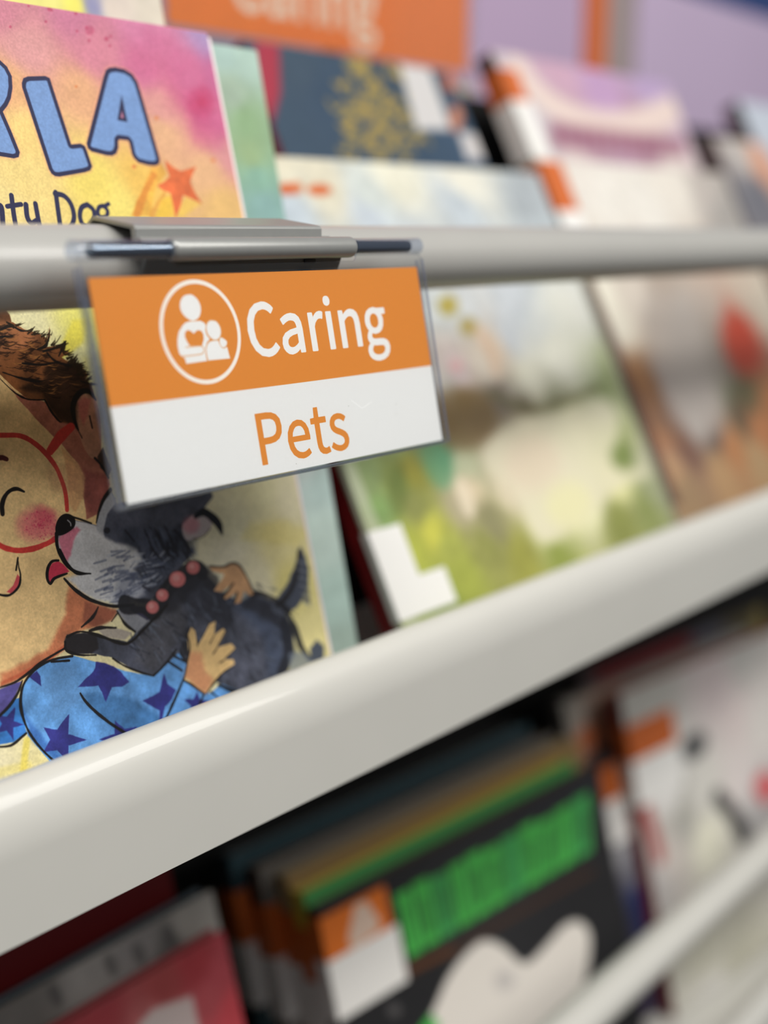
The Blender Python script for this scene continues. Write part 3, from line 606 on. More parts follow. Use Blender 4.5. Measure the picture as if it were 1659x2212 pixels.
for x, y, q in [(683, 356, 28), (727, 302, 27), (795, 230, 36), (865, 178, 29)]:
    k.dab((x, y), q + 3, (70, 40, 44), .8, soft=5); k.dab((x, y), q, (216, 124, 124), 1, soft=5, rough=3, blotch=.2); k.dab((x - 6, y - 6), q * .45, (236, 178, 172), .7)
for P_ in [[(440, 355), (415, 400), (365, 445)], [(400, 462), (450, 448), (520, 448)], [(300, 490), (360, 465), (450, 485), (530, 515), (580, 515), (640, 460), (750, 345)], [(525, 375), (560, 430), (605, 465)], [(500, 420), (525, 385)],
           [(292, 512), (298, 550), (360, 570), (430, 570)], [(505, 585), (560, 620), (660, 658), (690, 662), (740, 610), (790, 545)]]:
    k.line(P_, INK, 10, .95, soft=2.5, rough=4, taper=[.6, 1, .6])
# shirt
SH = (104, 162, 226)
k.fill([(95, 760), (100, 700), (150, 640), (200, 603), (330, 572), (430, 600), (560, 640), (690, 668), (760, 600), (800, 560), (840, 620), (822, 682), (900, 730), (940, 742), (990, 700), (1085, 738), (1200, 730), (1200, 1100), (270, 1100), (190, 1010), (125, 930), (98, 850)], SH, 1, soft=4, rough=4, blotch=.3)
k.fill([(360, 745), (430, 740), (560, 760), (700, 830), (740, 870), (600, 930), (520, 900), (430, 830)], (60, 108, 160), .75, soft=30, rough=16, blotch=.3)
k.fill([(110, 830), (240, 990), (300, 1060), (200, 1010), (130, 930)], (52, 102, 190), .6, soft=30, rough=14); k.fill([(150, 680), (330, 620), (380, 760), (250, 860)], (110, 160, 216), .5, soft=60, rough=30)
k.fill([(-100, 740), (0, 722), (100, 684), (60, 770), (0, 850), (-100, 900)], (96, 88, 160), 1, soft=4, rough=4, blotch=.3); k.fill([(60, 770), (96, 760), (112, 860), (120, 920), (60, 960), (-100, 990), (-100, 880), (0, 850)], (62, 132, 214), 1, soft=4, rough=4, blotch=.3)
IND = (52, 50, 128)
def star(c, R, rot, pts=5, inner=.42):
    P_ = []
    for i in range(pts * 2):
        a = math.radians(rot + i * 180 / pts); q = R * (1 if i % 2 == 0 else inner) * (1 + .12 * math.sin(i * 2.7 + c[0])); P_.append((c[0] + q * math.cos(a), c[1] + q * math.sin(a)))
    k.fill(P_, IND, .95, soft=4, rough=5, blotch=.3)
k.fill([(428, 598), (470, 606), (510, 622), (545, 645), (578, 690), (545, 712), (500, 712), (490, 740), (474, 782), (455, 735), (440, 706), (395, 712), (348, 714), (380, 680), (410, 650), (425, 630)], IND, .95, soft=4, rough=5, blotch=.3)
k.fill([(735, 655), (750, 700), (790, 725), (770, 770), (740, 800), (725, 870), (712, 880), (715, 820), (640, 775), (690, 752), (715, 735), (725, 690)], IND, .95, soft=4, rough=5, blotch=.3)
star((272, 950), 108, 288); k.fill([(128, 668), (165, 640), (182, 665), (186, 712), (160, 692)], IND, .95, soft=4, rough=4); star((880, 790), 60, 200); star((40, 880), 70, 290); star((545, 945), 95, 250); pass
for P_ in [[(275, 1075), (190, 995), (130, 915), (98, 830), (93, 760), (112, 690), (170, 625), (240, 590), (325, 575)], [(360, 742), (385, 780), (430, 825), (500, 880), (580, 930)], [(830, 660), (800, 730), (765, 810), (735, 872)], [(100, 685), (80, 740), (40, 800), (-10, 850)],
           [(-10, 982), (50, 975), (100, 935), (118, 920)], [(0, 715), (60, 695), (115, 660), (190, 600), (290, 540)], [(752, 598), (815, 640)], [(780, 575), (830, 600)], [(820, 682), (870, 710), (915, 742)], [(915, 742), (890, 800)], [(980, 705), (1040, 730), (1090, 745)], [(945, 735), (990, 772)], [(230, 600), (310, 595)]]:
    k.line(P_, INK, 11, .95, soft=2.5, rough=3, taper=[.6, 1, .7])
# hands
HS = (238, 200, 138)
k.fill([(825, 672), (845, 570), (840, 490), (856, 446), (874, 462), (885, 530), (905, 495), (938, 430), (966, 418), (960, 480), (1000, 450), (1012, 468), (975, 535), (1035, 518), (1056, 540), (1005, 590), (1046, 588), (1052, 612), (1005, 640), (965, 690), (922, 742)], HS, 1, soft=4, rough=3, blotch=.15)
k.fill([(825, 672), (850, 560), (900, 560), (920, 640), (950, 680), (922, 742)], (214, 142, 104), .75, soft=30, rough=12)
for P_ in [[(825, 680), (840, 600), (850, 530), (838, 480)], [(885, 500), (885, 530)], [(960, 480), (940, 520)], [(975, 535), (955, 565)], [(1005, 592), (985, 605)], [(1052, 620), (1000, 650), (960, 695), (925, 742)], [(940, 425), (905, 490)], [(1010, 465), (975, 530)], [(1055, 540), (1010, 585)]]:
    k.line(P_, INK, 7, .85, soft=3, rough=3, taper=[.5, 1, .4])
k.fill([(936, 176), (1000, 178), (1040, 160), (1070, 172), (1105, 225), (1140, 296), (1118, 302), (1092, 282), (1078, 335), (1046, 342), (1062, 290), (1012, 320), (998, 312), (1042, 250), (990, 288), (958, 282), (1000, 222), (1003, 208), (952, 196)], (222, 172, 126), 1, soft=4, rough=3, blotch=.15)
for P_ in [[(938, 172), (1000, 175), (1040, 158), (1075, 172), (1110, 230), (1140, 298)], [(1045, 250), (1000, 310)], [(1062, 292), (1048, 338)]]: k.line(P_, INK, 7, .85, soft=3, rough=2)
k.T = (1., 0., 0.)
k.line([(58, 1600), (52, 1650), (50, 1700)], (250, 226, 80), 12, .6, soft=8); k.line([(0, 1668), (60, 1655)], (250, 230, 110), 16, .4, soft=12)
k.fill([(540, 1130), (620, 1125), (670, 1150), (640, 1180), (520, 1165)], (240, 222, 120), .35, soft=18, rough=6)
k.grain(.075)
# worn fore-edge rim, with its edge highlight put into the pale colour
carla = book('picture_book', 'pink and yellow picture book of a girl kissing a dark dog, nearest on the left', C, cL, cR, cT, .011, F0, k, (228, 170, 150), edge=1)
RIM = mat('worn_rim_highlight', (240, 224, 226), .35, coat=.4)
pbox('cover_rim', C, cR, cR + .0016, (F0 - C.o[2]) / C.v[2] + .006, cT - .0015, -.0022, -.0004, RIM, carla, bevel=.0005)

# ---- sea-green book behind it
G = Plane(C.off(-.0135).at(556, 108), 12.4); gR, gT = G.uv(556, 108)[0], G.uv(556, 108)[1]
k = Canvas(G, gR - .23, gR, vfloor(G, F0), gT, 1.2, (180, 205, 190), 11)
k.wash([(480, 110, (176, 204, 196)), (530, 120, (184, 212, 200)), (500, 200, (168, 190, 170)), (530, 260, (150, 184, 140)), (540, 330, (158, 186, 140)), (555, 380, (146, 190, 170)), (570, 440, (146, 186, 182)), (600, 600, (160, 196, 190)), (660, 1000, (196, 208, 206)), (690, 1050, (190, 212, 208)), (700, 1150, (200, 220, 212)), (730, 1300, (186, 212, 204)), (740, 1390, (178, 200, 190)), (300, 100, (190, 205, 190))], warp=8)
k.T = (1, 0, 0)
book('picture_book', 'pale sea-green picture book peeking out behind the pink and yellow one', G, gR - .23, gR, gT, .010, F0, k, (184, 206, 196))
G2 = G.off(-.0125); u_, v_ = G2.uv(352, 20)
k = Canvas(G2, u_ - .22, u_, vfloor(G2, F0), v_ + .012, 1., (232, 226, 210), 12)
k.T = (1, 0, 0); k.wash([(100, 0, (242, 236, 140)), (160, 5, (246, 238, 110)), (195, 10, (150, 150, 190)), (240, 20, (226, 212, 200)), (340, 20, (226, 216, 200)), (300, 400, (230, 225, 210))])
book('picture_book', 'cream picture book with a yellow patch, its top just above the pink book', G2, u_ - .22, u_, v_ + .012, .010, F0, k, (226, 220, 205))

# ---- the middle slot: meadow book in front, navy book behind
B = Plane([0, .303, -.19], 27)
bL, bR = B.uv(742, 1005)[0], B.uv(1250, 600)[0]; bT = B.uv(700, 343)[1]
k = Canvas(B, bL, bR, vfloor(B, F0), bT, 1.3, (200, 205, 190), 21)
k.wash([(600, 360, (228, 222, 200)), (850, 380, (236, 234, 215)), (1000, 390, (240, 238, 224)), (700, 400, (226, 220, 198)), (800, 430, (214, 222, 218)), (620, 450, (196, 208, 218)), (800, 470, (200, 210, 220)), (1000, 450, (196, 206, 214)), (1150, 450, (176, 184, 190)), (1180, 500, (190, 200, 206)), (900, 540, (200, 208, 214)),
        (940, 640, (206, 212, 212)), (1000, 650, (206, 210, 212)), (1100, 640, (204, 210, 216)), (1150, 690, (192, 202, 214)), (1100, 720, (204, 210, 216)), (1060, 745, (218, 200, 180)), (1050, 790, (214, 204, 190)), (985, 800, (212, 196, 196)), (960, 830, (200, 196, 190)), (1230, 640, (220, 222, 216)), (1200, 760, (240, 240, 222)), (1150, 830, (232, 228, 200)),
        (1000, 865, (150, 126, 84)), (960, 900, (142, 118, 74)), (1040, 900, (140, 122, 96)), (1075, 850, (128, 116, 104)), (1130, 880, (124, 112, 88)), (1200, 855, (146, 146, 112)), (1290, 830, (150, 164, 112)), (1230, 900, (232, 230, 190)), (1140, 920, (214, 202, 170)), (1300, 880, (234, 236, 200)), (1200, 1000, (234, 226, 198)), (1270, 1080, (238, 236, 196)), (1100, 1050, (228, 216, 188)), (1080, 980, (222, 210, 184)), (1180, 1140, (238, 234, 196)), (1330, 1040, (232, 230, 170)),
        (960, 980, (120, 168, 128)), (920, 960, (130, 150, 100)), (1000, 1000, (196, 200, 166)), (1010, 1060, (226, 208, 176)), (1000, 1100, (180, 170, 140)), (1060, 1130, (150, 146, 106)), (1345, 985, (144, 154, 90)), (1330, 960, (176, 186, 130)), (860, 1040, (132, 146, 76)), (800, 1030, (140, 160, 104)), (820, 1100, (136, 168, 100)), (890, 1020, (150, 146, 60)), (900, 1100, (146, 150, 84)),
        (940, 1160, (206, 204, 84)), (900, 1190, (186, 192, 80)), (970, 1190, (170, 176, 84)), (1050, 1180, (150, 152, 84)), (1000, 1250, (164, 172, 76)), (960, 1290, (140, 160, 70)), (1120, 1200, (160, 160, 76)), (1200, 1190, (144, 156, 76)), (1340, 1130, (140, 146, 80)), (1410, 1070, (160, 166, 130)), (1400, 1100, (140, 150, 90)), (1380, 1000, (190, 190, 160)), (760, 1050, (186, 196, 160)), (800, 1150, (170, 180, 130)), (850, 950, (150, 170, 110)), (700, 900, (190, 200, 190))], warp=14, blotch=.09, power=2.6)
k.T = (1, 0, 0)
k.fill([(1050, 960), (1120, 905), (1220, 888), (1310, 868), (1335, 930), (1325, 1000), (1400, 1020), (1330, 1060), (1270, 1120), (1180, 1172), (1140, 1130), (1110, 1060), (1050, 1010)], (234, 228, 200), .8, soft=26, smooth=True)
k.dab((1150, 1000), 60, (232, 214, 190), .7, soft=50); k.dab((1230, 1090), 50, (240, 236, 184), .7, soft=40); k.dab((1345, 985), 26, (124, 140, 80), .8, soft=22, ry=30)
k.fill([(950, 848), (1040, 846), (1072, 900), (1050, 950), (1000, 975), (945, 950)], (136, 112, 74), .75, soft=30, smooth=True)
k.fill([(1150, 640), (1240, 640), (1290, 770), (1280, 830), (1180, 850), (1100, 850), (1120, 780)], (232, 232, 220), .6, soft=50, smooth=True)
k.dab((968, 660), 22, (176, 158, 66), .9, soft=14); k.dab((1012, 705), 20, (170, 150, 76), .8, soft=14); k.line([(1035, 715), (1060, 760), (1070, 800)], (226, 190, 160), 24, .6, soft=14)
k.line([(1060, 850), (1160, 885), (1290, 838)], (120, 118, 80), 16, .6, soft=12); k.dab((620, 408), 22, (214, 92, 34), .9, soft=9, ry=12); k.dab((690, 410), 26, (214, 92, 34), .9, soft=9, ry=12); k.dab((640, 406), 14, (214, 92, 34), .6, soft=9)
k.dab((945, 1000), 30, (96, 160, 118), .6, soft=22, ry=60, rot=-20); k.dab((1005, 1075), 16, (240, 226, 200), .8, soft=12, ry=46, rot=-18); k.dab((985, 790), 14, (220, 160, 160), .6); k.dab((860, 1060), 20, (90, 110, 50), .4, ry=60)
k.fill([(742, 1005), (766, 1000), (905, 1345), (870, 1350)], (190, 198, 168), .7, soft=6)
mead = book('picture_book', 'picture book with a green and yellow meadow under a pale sky, in the middle', B, bL, bR, bT, .004, F0, k, (206, 208, 188))
a = B.uv(800, 1150); b = B.uv(880, 1350)
spl = (B.uv(795, 1150)[1], B.uv(862, 1345)[1])
pbox('white_label', B, bL - .0010, bL + .021, spl[1], spl[0], .0001, .0005, SWHITE, mead); pbox('white_label', B, bL - .0012, bL - .0004, spl[1], spl[0], -.004, .0004, SWHITE, mead)
pbox('white_label', B, bL + .021, bL + .039, spl[1], B.uv(925, 1235)[1], .0001, .0005, SWHITE, mead)
Bm = B.off(-.0046)
k = Canvas(Bm, bL + .001, bR - .01, vfloor(Bm, F0), bT - .03, .8, (120, 22, 26), 22)
book('picture_book', 'dark red book just behind the meadow one, only its spine showing', Bm, bL + .001, bR - .01, bT - .03, .010, F0, k, (128, 20, 24))
Bn = B.off(-.020); nv = Bn.uv(600, 96)[1]; nL = Bn.uv(566, 200)[0]; nR = Bn.uv(1030, 300)[0]
k = Canvas(Bn, nL, nR, vfloor(Bn, F0), nv, 1.2, (56, 76, 98), 23)
k.T = (1, 0, 0); k.wash([(700, 200, (56, 76, 98)), (1000, 300, (60, 82, 106)), (620, 300, (58, 78, 98)), (900, 200, (52, 72, 92)), (650, 150, (62, 80, 98))], blotch=.05)
k.fill([(550, 80), (602, 80), (606, 200), (590, 262), (560, 260)], (168, 52, 72), 1, soft=14)
for i in range(90):
    r_ = np.random.RandomState(i); x, y = r_.uniform(725, 890), r_.uniform(120, 335); x += (y - 120) * .12
    q = r_.uniform(10, 26); aa = r_.uniform(0, 6.28)
    k.line([(x, y), (x + q * math.cos(aa), y + q * math.sin(aa)), (x + q * 1.5 * math.cos(aa + .8), y + q * 1.5 * math.sin(aa + .8))], (176, 150, 78), 7, .8, soft=3)
k.fill([(860, 130), (925, 140), (975, 280), (900, 280)], (214, 212, 212), 1, soft=10); k.fill([(990, 285), (1050, 290), (1060, 345), (1010, 345)], (214, 210, 210), 1, soft=12)
k.dab((975, 172), 16, (200, 104, 60), .9, soft=10, ry=26); k.dab((985, 255), 14, (206, 130, 96), .9, soft=10, ry=30)
book('picture_book', 'navy blue picture book with curly gold lettering, behind the meadow book', Bn, nL, nR, nv, .012, F0, k, (140, 40, 58))

# ---- the next slot to the right: grey cat book, lilac book behind
Cc = Plane([0, .303, -.19], 27); qL = bR + .006; qR = qL + .254
cT2 = Cc.uv(1300, 352)[1]
k = Canvas(Cc, qL, qR, vfloor(Cc, F0), cT2, 1.0, (200, 190, 175), 31)
k.wash([(1260, 380, (236, 230, 222)), (1300, 420, (240, 236, 228)), (1450, 400, (236, 230, 220)), (1400, 460, (240, 236, 228)), (1530, 420, (196, 188, 182)), (1560, 460, (168, 164, 160)), (1290, 640, (240, 236, 220)), (1330, 700, (238, 232, 216)), (1320, 780, (216, 206, 196)), (1370, 640, (216, 206, 194)), (1420, 700, (190, 178, 168)), (1440, 620, (180, 164, 150)), (1470, 660, (196, 186, 176)), (1520, 620, (196, 178, 164)),
        (1480, 760, (178, 168, 160)), (1450, 840, (170, 160, 156)), (1500, 900, (168, 164, 162)), (1520, 850, (160, 152, 148)), (1560, 780, (120, 108, 96)), (1600, 720, (200, 110, 92)), (1650, 660, (206, 196, 180)), (1600, 620, (200, 184, 168)), (1380, 830, (164, 118, 80)), (1350, 820, (170, 124, 84)), (1420, 900, (118, 98, 92)), (1400, 870, (130, 100, 82)), (1570, 850, (84, 88, 64)), (1620, 850, (96, 90, 66)), (1600, 900, (100, 84, 66)), (1540, 930, (96, 80, 72)),
        (1420, 945, (176, 132, 106)), (1480, 960, (120, 90, 78)), (1450, 1010, (182, 146, 112)), (1580, 960, (176, 124, 84)), (1640, 930, (172, 116, 78)), (1640, 990, (168, 140, 104)), (1560, 1020, (176, 142, 104)), (1480, 1060, (156, 130, 100)), (1659, 880, (160, 108, 72))], warp=10, blotch=.06, power=2.8)
k.T = (1, 0, 0)
k.fill([(1400, 620), (1540, 640), (1575, 780), (1560, 930), (1480, 930), (1430, 800)], (184, 174, 166), .6, soft=50, smooth=True)
k.fill([(1290, 840), (1420, 820), (1440, 900), (1470, 960), (1340, 990)], (160, 112, 74), .5, soft=40)
k.dab((1600, 745), 38, (192, 74, 56), .85, soft=30, ry=70, rot=-18); k.dab((1500, 790), 46, (182, 174, 168), .6, soft=30, ry=150, rot=-14); k.dab((1408, 1010), 26, (204, 200, 196), .8, soft=12, ry=60, rot=-20)
k.fill([(1255, 600), (1278, 600), (1470, 1090), (1440, 1090)], (92, 66, 58), .9, soft=8)
cat = book('picture_book', 'picture book with a grey cat and a red figure over brown ground, far right', Cc, qL, qR, cT2, .012, F0, k, (88, 60, 54))
Cp = Cc.off(-.016); pT = Cp.uv(1120, 118)[1]; pL, pR = Cp.uv(1098, 200)[0], Cp.uv(1490, 300)[0]
k = Canvas(Cp, pL, pR, vfloor(Cp, F0), pT, 1.0, (188, 158, 196), 32)
k.T = (1, 0, 0); k.wash([(1200, 140, (206, 168, 190)), (1400, 180, (188, 164, 204)), (1300, 200, (196, 160, 200)), (1150, 240, (206, 196, 202)), (1150, 300, (206, 204, 206)), (1250, 290, (176, 140, 160)), (1400, 300, (172, 134, 152)), (1250, 340, (222, 204, 204)), (1450, 350, (226, 214, 210))])
k.line([(1125, 150), (1180, 215), (1270, 262), (1370, 268), (1460, 235)], (236, 216, 208), 52, 1, soft=26)
k.fill([(1185, 262), (1480, 300), (1480, 340), (1190, 318)], (160, 112, 132), .8, soft=20)
for i in range(10): k.line([(1205 + i * 27, 272 + i * 3), (1208 + i * 27, 312 + i * 3)], (150, 80, 104), 8, .4, soft=8)
lil = book('picture_book', 'lilac picture book with a pale pink arch, behind the grey cat book', Cp, pL, pR, pT, .014, F0, k, (64, 42, 40))
v1 = Cp.uv(1098, 150)[1]; spine_label(lil, Cp, pL, v1 - .062, v1, -.014, 0, front=.020, split=.36)
spine_label(cat, Cc, qL, cT2 - .055, cT2 - .002, -.012, 0, front=.024, split=.62)
Cq = Cc.off(-.034); wL, wT = Cq.uv(1088, 130)
k = Canvas(Cq, wL, wL + .20, vfloor(Cq, F0), wT, .6, (150, 70, 40), 33)
rb = book('picture_book', 'rust brown book with dark spine and orange label, behind the lilac one', Cq, wL, wL + .20, wT, .014, F0, k, (56, 38, 36))
spine_label(rb, Cq, wL, wT - .085, wT - .03, -.014, 0, front=0, split=.6)
# tall pale book further right
D = Plane([0, .303, -.19], 27); dL = qR + .006
k = Canvas(D, dL, dL + .24, vfloor(D, F0), D.uv(1580, 300)[1], .8, (110, 112, 120), 34)
k.T = (1, 0, 0); k.wash([(1600, 330, (196, 190, 186)), (1640, 350, (220, 160, 130)), (1640, 420, (110, 112, 122)), (1600, 460, (120, 120, 128)), (1659, 600, (150, 130, 116)), (1659, 300, (190, 200, 214)), (1600, 800, (120, 110, 100))])
dk = book('picture_book', 'slate grey picture book with an orange patch, last one at the right edge', D, dL, dL + .24, D.uv(1580, 300)[1], .012, F0, k, (70, 52, 50))
E_ = D.off(-.02); eL = E_.uv(1612, 260)[0]
k = Canvas(E_, eL, eL + .18, vfloor(E_, F0), E_.uv(1640, 225)[1], .5, (196, 204, 218), 35)
book('picture_book', 'pale blue book standing behind the slate grey one at the right edge', E_, eL, eL + .18, E_.uv(1640, 225)[1], .016, F0, k, (70, 46, 44))

# ---- upper display behind: header sign and lilac display boards
HY = .545
hp = Plane([0, HY, 0], 0)
hu0, hv0 = hp.uv(362, 66); hu1 = hp.uv(1010, 120)[0]; hz = hp.uv(450, 66)[1]
k = Canvas(hp, hu0, hu1, hz, hz + .12, 2.0, (204, 112, 58), 41)
k.wash([(400, 20, (250, 132, 44)), (700, 60, (250, 128, 44)), (960, 80, (246, 134, 66))], blotch=.03)
k.T = (1, 0, 0)
_s = .095 / 1.0; x0h = (hp.uv(505, 40)[0] - hu0) * 1000; w_h = (hp.uv(812, 40)[0] - hp.uv(505, 40)[0]) * 1000
sx = w_h / 1039.
# the last letters only reach into the frame; the word starts at x0h
zb = (hp.uv(780, 105)[1]); base = (hz + .12 - (zb + 88 * sx / 1000)) * 1000
k.text(GLYPH['Caring'], sx, x0h - 20 * sx, base, (255, 236, 220), grow=.9)
sg = thing('header_sign', 'large blurred orange sign with white lettering above the books at the top', 'sign', ((hu0 + hu1) / 2, HY, hz))
sm_ = print_mat('header_print', k, .35)
pbox('sign_card', hp, hu0, hu1, hz, hz + .12, -.001, 0, sm_, sg, uvf=k.uvf())
pbox('acrylic_pocket', hp, hu0 - .004, hu1 + .004, hz - .012, hz + .124, .001, .003, clear_mat('clear_acrylic_far', (.93, .93, .92), body=.04, bcol=(210, 205, 190)), sg)
pbox('sign_foot', hp, hu0 - .004, hu1 + .004, hz - .014, hz - .010, -.012, .004, mat('frosted_edge', (190, 184, 160), .4), sg)
pbox('sign_post', hp, (hu0 + hu1) / 2 - .006, (hu0 + hu1) / 2 + .006, F0 + .284, hz + .02, -.008, -.0015, GREYD, sg)
LY = .66; lp = Plane([0, LY, 0], 0)
def board(label, pxl, pxr, col, Y, zt=.42, cap=None):
    p = Plane([0, Y, 0], 0); a, b = p.uv(pxl, 100)[0], p.uv(pxr, 100)[0]
    t = thing('display_board', label, 'board', ((a + b) / 2, Y, -CZ), 'display boards behind the shelving')
    pbox('board_panel', p, a, b, -CZ, zt, -.02, 0, mat('board' + label[:14], col, .6, noise=.03, scale=4), t, bevel=.002)
    return t
board('lilac display board standing behind the shelving at top centre', 850, 1262, (176, 154, 184), .66)
board('narrow orange display board strip between the lilac boards', 1268, 1312, (196, 100, 48), .655)
board('narrow grey-brown display board strip right of the orange strip', 1313, 1372, (150, 136, 136), .655)
board('wide lilac display board at the top right corner', 1376, 1900, (182, 164, 192), .665, zt=atY(1580, 16, .665)[2])
nb = Plane([0, .70, 0], 0); a_, z_ = nb.uv(1500, 8)
board('dark navy display board showing above the lilac one at top right', 1480, 2100, (34, 58, 110), .72)

# ------------------------------------------------------------------ the row below
# left slot
L1, l0, lw, lt = top_frame((145, 2212), (422, 2046), .400, 15)
L1.o = L1.pt(0, 0); uR = L1.uv(496, 2064)[0]
k = Canvas(L1, uR - .24, uR, vfloor(L1, F1), 0., 1.0, (168, 70, 76), 51)
k.T = (1, 0, 0); k.wash([(200, 2200, (150, 58, 64)), (350, 2130, (150, 66, 66)), (420, 2080, (156, 56, 62)), (480, 2090, (170, 72, 80)), (500, 2180, (186, 70, 78)), (330, 2200, (170, 96, 96)), (450, 2160, (172, 78, 84))])
k.fill([(300, 2212), (330, 2180), (415, 2150), (440, 2260), (280, 2290)], (196, 188, 184), .9, soft=14)
book('picture_book', 'dull red book with a pale patch at the bottom left, under the white shelf', L1, uR - .24, uR, 0., .010, F1, k, (150, 52, 58))
L2 = L1.off(-.0115); uR2, vT2 = L2.uv(470, 1972); vT2 += .012
k = Canvas(L2, uR2 - .25, uR2, vfloor(L2, F1), vT2, 1.0, (130, 126, 122), 52)
k.T = (1, 0, 0); k.wash([(50, 2190, (112, 108, 104)), (200, 2100, (150, 146, 142)), (300, 2060, (136, 132, 130)), (400, 2000, (150, 146, 140)), (450, 2020, (164, 160, 154)), (480, 2060, (150, 146, 142)), (370, 2050, (100, 98, 96))])
for x, y in [(365, 2020), (300, 2060), (240, 2085), (120, 2150)]: k.dab((x, y), 14, (60, 58, 58), .5, ry=26, rot=-20)
book('picture_book', 'grey book with a pale title, just behind the dull red one at bottom left', L2, uR2 - .25, uR2, vT2, .012, F1, k, (150, 148, 142), back=(70, 84, 94))
L3 = L1.off(-.030); uR3, vT3 = L3.uv(368, 1885)
k = Canvas(L3, uR3 - .26, uR3, vfloor(L3, F1), vT3 + .03, .6, (96, 8, 12), 53)
book('picture_book', 'deep crimson book rising behind the grey one at bottom left', L3, uR3 - .26, uR3, vT3 + .03, .012, F1, k, (90, 10, 12))

# black book with green letters and the stack behind it
K1, _, kw, _ = top_frame((688, 1966), (1290, 1655), .400, 15)
k = Canvas(K1, 0, kw, vfloor(K1, F1), 0., 1.4, (36, 36, 37), 61)
k.T = (1, 0, 0); k.wash([(800, 1950, (38, 38, 40)), (1250, 1700, (40, 40, 44)), (1000, 1950, (44, 44, 46)), (900, 2150, (36, 36, 38)), (1300, 1900, (36, 36, 38))], blotch=.03)
GR = (70, 168, 74)
r = np.random.RandomState(11)
top = lambda t: (850 + 425 * t, 1936 - 222 * t); bot = lambda t: (880 + 400 * t, 2072 - 236 * t)
xs = np.linspace(0, 1, 12)
for i in range(11):
    t0, t1 = xs[i] + .004, xs[i + 1] - .006; up = -5 * math.sin(i * 2.1)
    a, b, c, d = top(t0), top(t1), bot(t1), bot(t0)
    k.fill([(a[0], a[1] + up), (b[0], b[1] + up), c, d], GR if i % 4 != 2 else (62, 150, 78), 1, soft=4, blotch=.12)
    for j in range(2 if i % 3 else 1):
        q = t0 + (t1 - t0) * (.35 + .3 * j); m1, m2 = top(q), bot(q)
        k.line([(m1[0] * .75 + m2[0] * .25, m1[1] * .75 + m2[1] * .25), (m2[0] * .8 + m1[0] * .2, m2[1] * .8 + m1[1] * .2)], (36, 70, 40), 8, .75, soft=3, smooth=False)
k.line([(870, 2110), (1000, 2040), (1280, 1880)], (96, 54, 30), 12, .5, soft=8)
k.line([(870, 2100), (980, 2050)], (120, 70, 36), 12, .6, soft=8)
k.fill([(920, 2260), (950, 2150), (985, 2085), (1030, 2038), (1060, 2032), (1090, 2046), (1125, 2078), (1150, 2072), (1190, 2030), (1220, 1998), (1250, 1990), (1272, 2012), (1274, 2060), (1262, 2130), (1240, 2200), (1200, 2300), (1000, 2400)], (216, 210, 202), 1, soft=10, smooth=True)
k.dab((1090, 2118), 22, (176, 172, 170), .7); k.dab((852, 2182), 14, (90, 88, 88), .8, soft=8); k.fill([(900, 2230), (930, 2190), (950, 2212), (940, 2260)], (70, 168, 74), .9, soft=6)
blk = book('picture_book', 'black picture book with tall green lettering and a white two-horned shape', K1, 0, kw, 0., .010, F1, k, (60, 44, 34))
def onv(pl, x, y): return pl.uv(x, y)
u1_, _v = K1.uv(845, 2000); vA = K1.uv(690, 1985)[1]; vB = K1.uv(715, 2075)[1]; vC = K1.uv(735, 2205)[1]
lw_ = K1.uv(838, 1960)[0]
kc = Canvas(K1, 0, lw_, vB, vA, 1.6, (214, 112, 42), 62); kc.T = (1, 0, 0)
kc.fill([(750, 2030), (765, 1955), (790, 1945), (820, 1990), (815, 2010), (760, 2050)], (214, 196, 184), .9, soft=6)
pbox('orange_label', K1, -.0012, lw_, vB, vA, .0001, .0006, print_mat('orange_label_print', kc), blk, uvf=kc.uvf())
kc = Canvas(K1, 0, lw_, vC, vB, 1.6, (228, 226, 222), 63)
pbox('white_label', K1, -.0012, lw_ + .004, vC, vB, .0001, .0006, print_mat('white_label_print', kc), blk, uvf=kc.uvf())
pbox('orange_label', K1, -.0014, -.0004, vB, vA, -.010, .0006, SORANGE, blk); pbox('white_label', K1, -.0014, -.0004, vC, vB, -.010, .0006, SWHITE, blk)
def stackbook(dist, TLx, TLy, TRx, TRy, thick, col, spn, label, lab, wide=None, art=None, dv=(0.02, .085)):
    p = K1.off(-dist); u0, v0 = p.uv(TLx, TLy); u1 = p.uv(TRx, TRy)[0] if wide is None else u0 + wide
    kk = Canvas(p, u0, u1, vfloor(p, F1), v0, .5, col, 64 + int(dist * 1000))
    t = book('picture_book', label, p, u0, u1, v0, thick, F1, kk, spn)
    if lab: spine_label(t, p, u0, v0 - dv[1], v0 - dv[0], -thick, 0, front=.012, split=.45)
    return t
stackbook(.0108, 655, 1930, 1235, 1630, .0115, (74, 150, 82), (190, 168, 60), 'green-topped book directly behind the black one with green letters', True)
stackbook(.0230, 620, 1895, 1200, 1620, .0125, (150, 122, 76), (150, 130, 96), 'tan book third from the front, in the stack behind the black one', True, wide=.262)
stackbook(.0365, 560, 1880, 1160, 1600, .014, (112, 108, 102), (70, 56, 48), 'grey-brown book fourth in the stack behind the black one', True, wide=.262)
stackbook(.0520, 495, 1850, 1100, 1580, .014, (52, 76, 84), (40, 46, 52), 'dark teal book at the back of the stack behind the black one', True, wide=.262)

